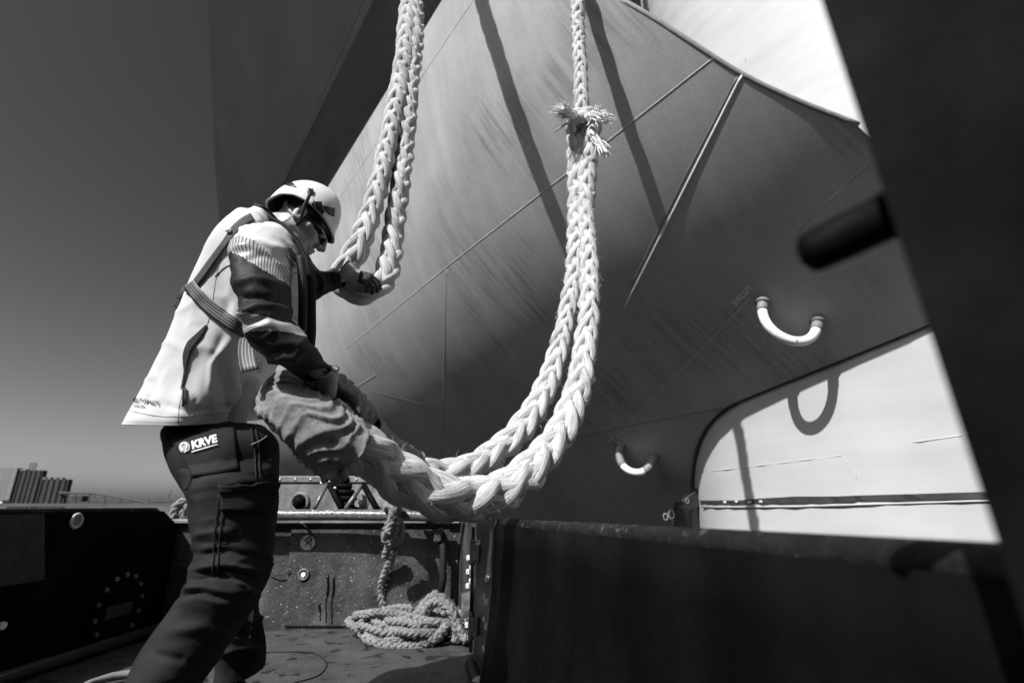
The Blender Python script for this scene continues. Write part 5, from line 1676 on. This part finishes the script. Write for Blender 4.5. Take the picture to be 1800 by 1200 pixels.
# ---- boots
def boot(ankle, direction, name):
    a = Vector(ankle); d = Vector(direction).normalized()
    b = MB()
    z0 = 0.03
    ctr = [a + Vector((0, 0, 0.06)), Vector((a.x, a.y, 0.10)), Vector((a.x, a.y, 0.062)) + d * 0.01, Vector((a.x, a.y, 0.058)) + d * 0.08, Vector((a.x, a.y, 0.05)) + d * 0.15, Vector((a.x, a.y, 0.042)) + d * 0.20]
    b.tube(ctr, [0.055, 0.056, 0.058, 0.050, 0.044, 0.026], 14)
    o = b.build(name, boot_m, man, smooth=True)
    b = MB()
    side_ = Vector((-d.y, d.x, 0))
    out = []
    for s_, w in ((-0.055, 0.03), (-0.03, 0.046), (0.06, 0.046), (0.14, 0.050), (0.20, 0.038), (0.225, 0.015)):
        out.append((s_, w))
    poly = [Vector((a.x, a.y, 0.002)) + d * s_ + side_ * w for s_, w in out] + [Vector((a.x, a.y, 0.002)) + d * s_ - side_ * w for s_, w in out[::-1]]
    b.prism(poly, (0, 0, 0.028)); b.build('sole', sole_m, o)
boot((J['ann'][0] - 0.02, J['ann'][1], 0), (0.95, 0.25, 0), 'boot')
boot((J['anf'][0] + 0.015, J['anf'][1], 0), (0.9, 0.35, 0), 'boot')

# ---- gloved hands: palm, four unequal fingers and a thumb closed on what they hold
def hand(wrist, fwd, pnorm, curls, size, thumb_side, name, spread=0.0, thumb_curl=0.6):
    """fwd along the hand, pnorm out of the palm, thumb on the +side * thumb_side"""
    w = np.array(wrist); f = np.array(Vector(fwd).normalized())
    n = np.array(pnorm, float); n = n - f * n.dot(f); n /= np.linalg.norm(n)
    sd_ = np.cross(f, n) * thumb_side                        # towards the thumb
    S = size
    prims = []
    # palm, slightly cupped
    for off_, ln_ in ((0.030, .088), (0.010, .092), (-0.011, .088), (-0.030, .080)):
        prims.append((w + sd_ * off_ * 0.55 * S, w + f * ln_ * S + sd_ * off_ * S, 0.016 * S, 0.0135 * S, 0.014))
    for i, (off_, base_, L3) in enumerate(((0.031, .090, (.042, .026, .021)), (0.010, .095, (.046, .030, .022)), (-0.011, .090, (.042, .028, .021)), (-0.031, .080, (.034, .021, .018)))):
        p = w + f * base_ * S + sd_ * off_ * S
        ang = 0.0
        rr3 = (0.0112 if i < 3 else 0.0098) * S
        for k, l in enumerate(L3):
            ang += curls[i] * (0.9, 1.1, 0.7)[k]
            dirv = f * math.cos(ang) + n * math.sin(ang) + sd_ * spread * (1.5 - i) * 0.12
            dirv /= np.linalg.norm(dirv)
            q_ = p + dirv * l * S
            prims.append((p, q_, rr3 * (1 - 0.06 * k), rr3 * (0.94 - 0.07 * k), 0.0035))
            p = q_
    p = w + f * 0.022 * S + sd_ * 0.026 * S + n * 0.006 * S
    dirv = f * 0.62 + sd_ * 0.62 + n * 0.45
    for k, l in enumerate((.046, .034, .026)):
        dirv = dirv / np.linalg.norm(dirv)
        q_ = p + dirv * l * S
        prims.append((p, q_, (0.0155, 0.0125, 0.0115)[k] * S, (0.0125, 0.0115, 0.010)[k] * S, 0.008 if k == 0 else 0.003))
        p = q_
        dirv = dirv + thumb_curl * (f * 0.5 + n * 0.7 - sd_ * 0.55)
    def fn(P):
        d = None
        for a, c, ra, rb, kk in prims:
            e = d_cap(P, a, c, ra, rb)
            d = e if d is None else s_min(d, e, kk)
        return d + 0.0008 * np.sin(P[..., 0] * 420) * np.sin(P[..., 2] * 390 + P[..., 1] * 300)
    pts_ = np.array([x for pr in prims for x in pr[:2]])
    V, F = sdf_mesh(fn, pts_.min(0) - 0.03, pts_.max(0) + 0.03, 0.0028)
    me = bpy.data.meshes.new(name)
    me.from_pydata([tuple(v) for v in V], [], [list(map(int, q_)) for q_ in F])
    return link(name, me, glove_m, man)
def cuff(path, name, parent, mats_=(glove_l,)):
    """flared gauntlet cuff: rows of (px, py, y, radius), open at the wide end"""
    R = catmull(path, 8)
    b = MB()
    pts = [PY(a, c, y) for a, c, y, r in R]
    b.tube(pts, list(R[:, 3]), 28, cap=False)
    o = b.build(name, mats_[0], parent, smooth=True)
    o.modifiers.new('thick', 'SOLIDIFY').thickness = 0.003
    # dark binding round the mouth
    T = (pts[1] - pts[0]).normalized()
    x = rot_to(T, Vector((1, 0, 0)))
    ring = [pts[0] + x @ Vector((math.cos(a) * R[0, 3], math.sin(a) * R[0, 3], 0)) for a in np.linspace(0, 2 * math.pi, 29)[:-1]]
    b = MB(); b.tube(ring, 0.0024, 6, closed=True); b.build('binding', plastic_m, o, smooth=True)
    return o
# far hand on the bight of the left rope
wf = PY(617, 481, 1.715)
gl2 = hand(wf, (0.90, 0.02, -0.30), (0.10, 0.85, -0.55), (0.55, 0.7, 0.75, 0.8), 0.74, 1, 'glove', thumb_curl=0.9)
cuff([(604, 474, 1.69, 0.038), (611, 478, 1.695, 0.034), (622, 484, 1.705, 0.027), (632, 487, 1.71, 0.025)], 'cuff', gl2)
# near hand behind the canvas sleeve
wn_ = PY(574, 676, 1.33)
gl1 = hand(wn_, (0.16, 0.25, -1.0), (0.55, -0.75, -0.1), (0.55, 0.62, 0.66, 0.7), 0.95, -1, 'glove', thumb_curl=0.8)
cuff([(577, 648, 1.28, 0.026), (577, 660, 1.29, 0.0255), (576, 678, 1.315, 0.024), (576, 694, 1.335, 0.024)], 'cuff', gl1)
b = MB(); b.tube([PY(560, 664, 1.25), PY(566, 660, 1.245), PY(571, 662, 1.25), PY(578, 656, 1.25), PY(586, 653, 1.26)], [0.003, 0.006, 0.003, 0.0025, 0.002], 6); b.build('drawcord', logo_g, gl1, smooth=True)
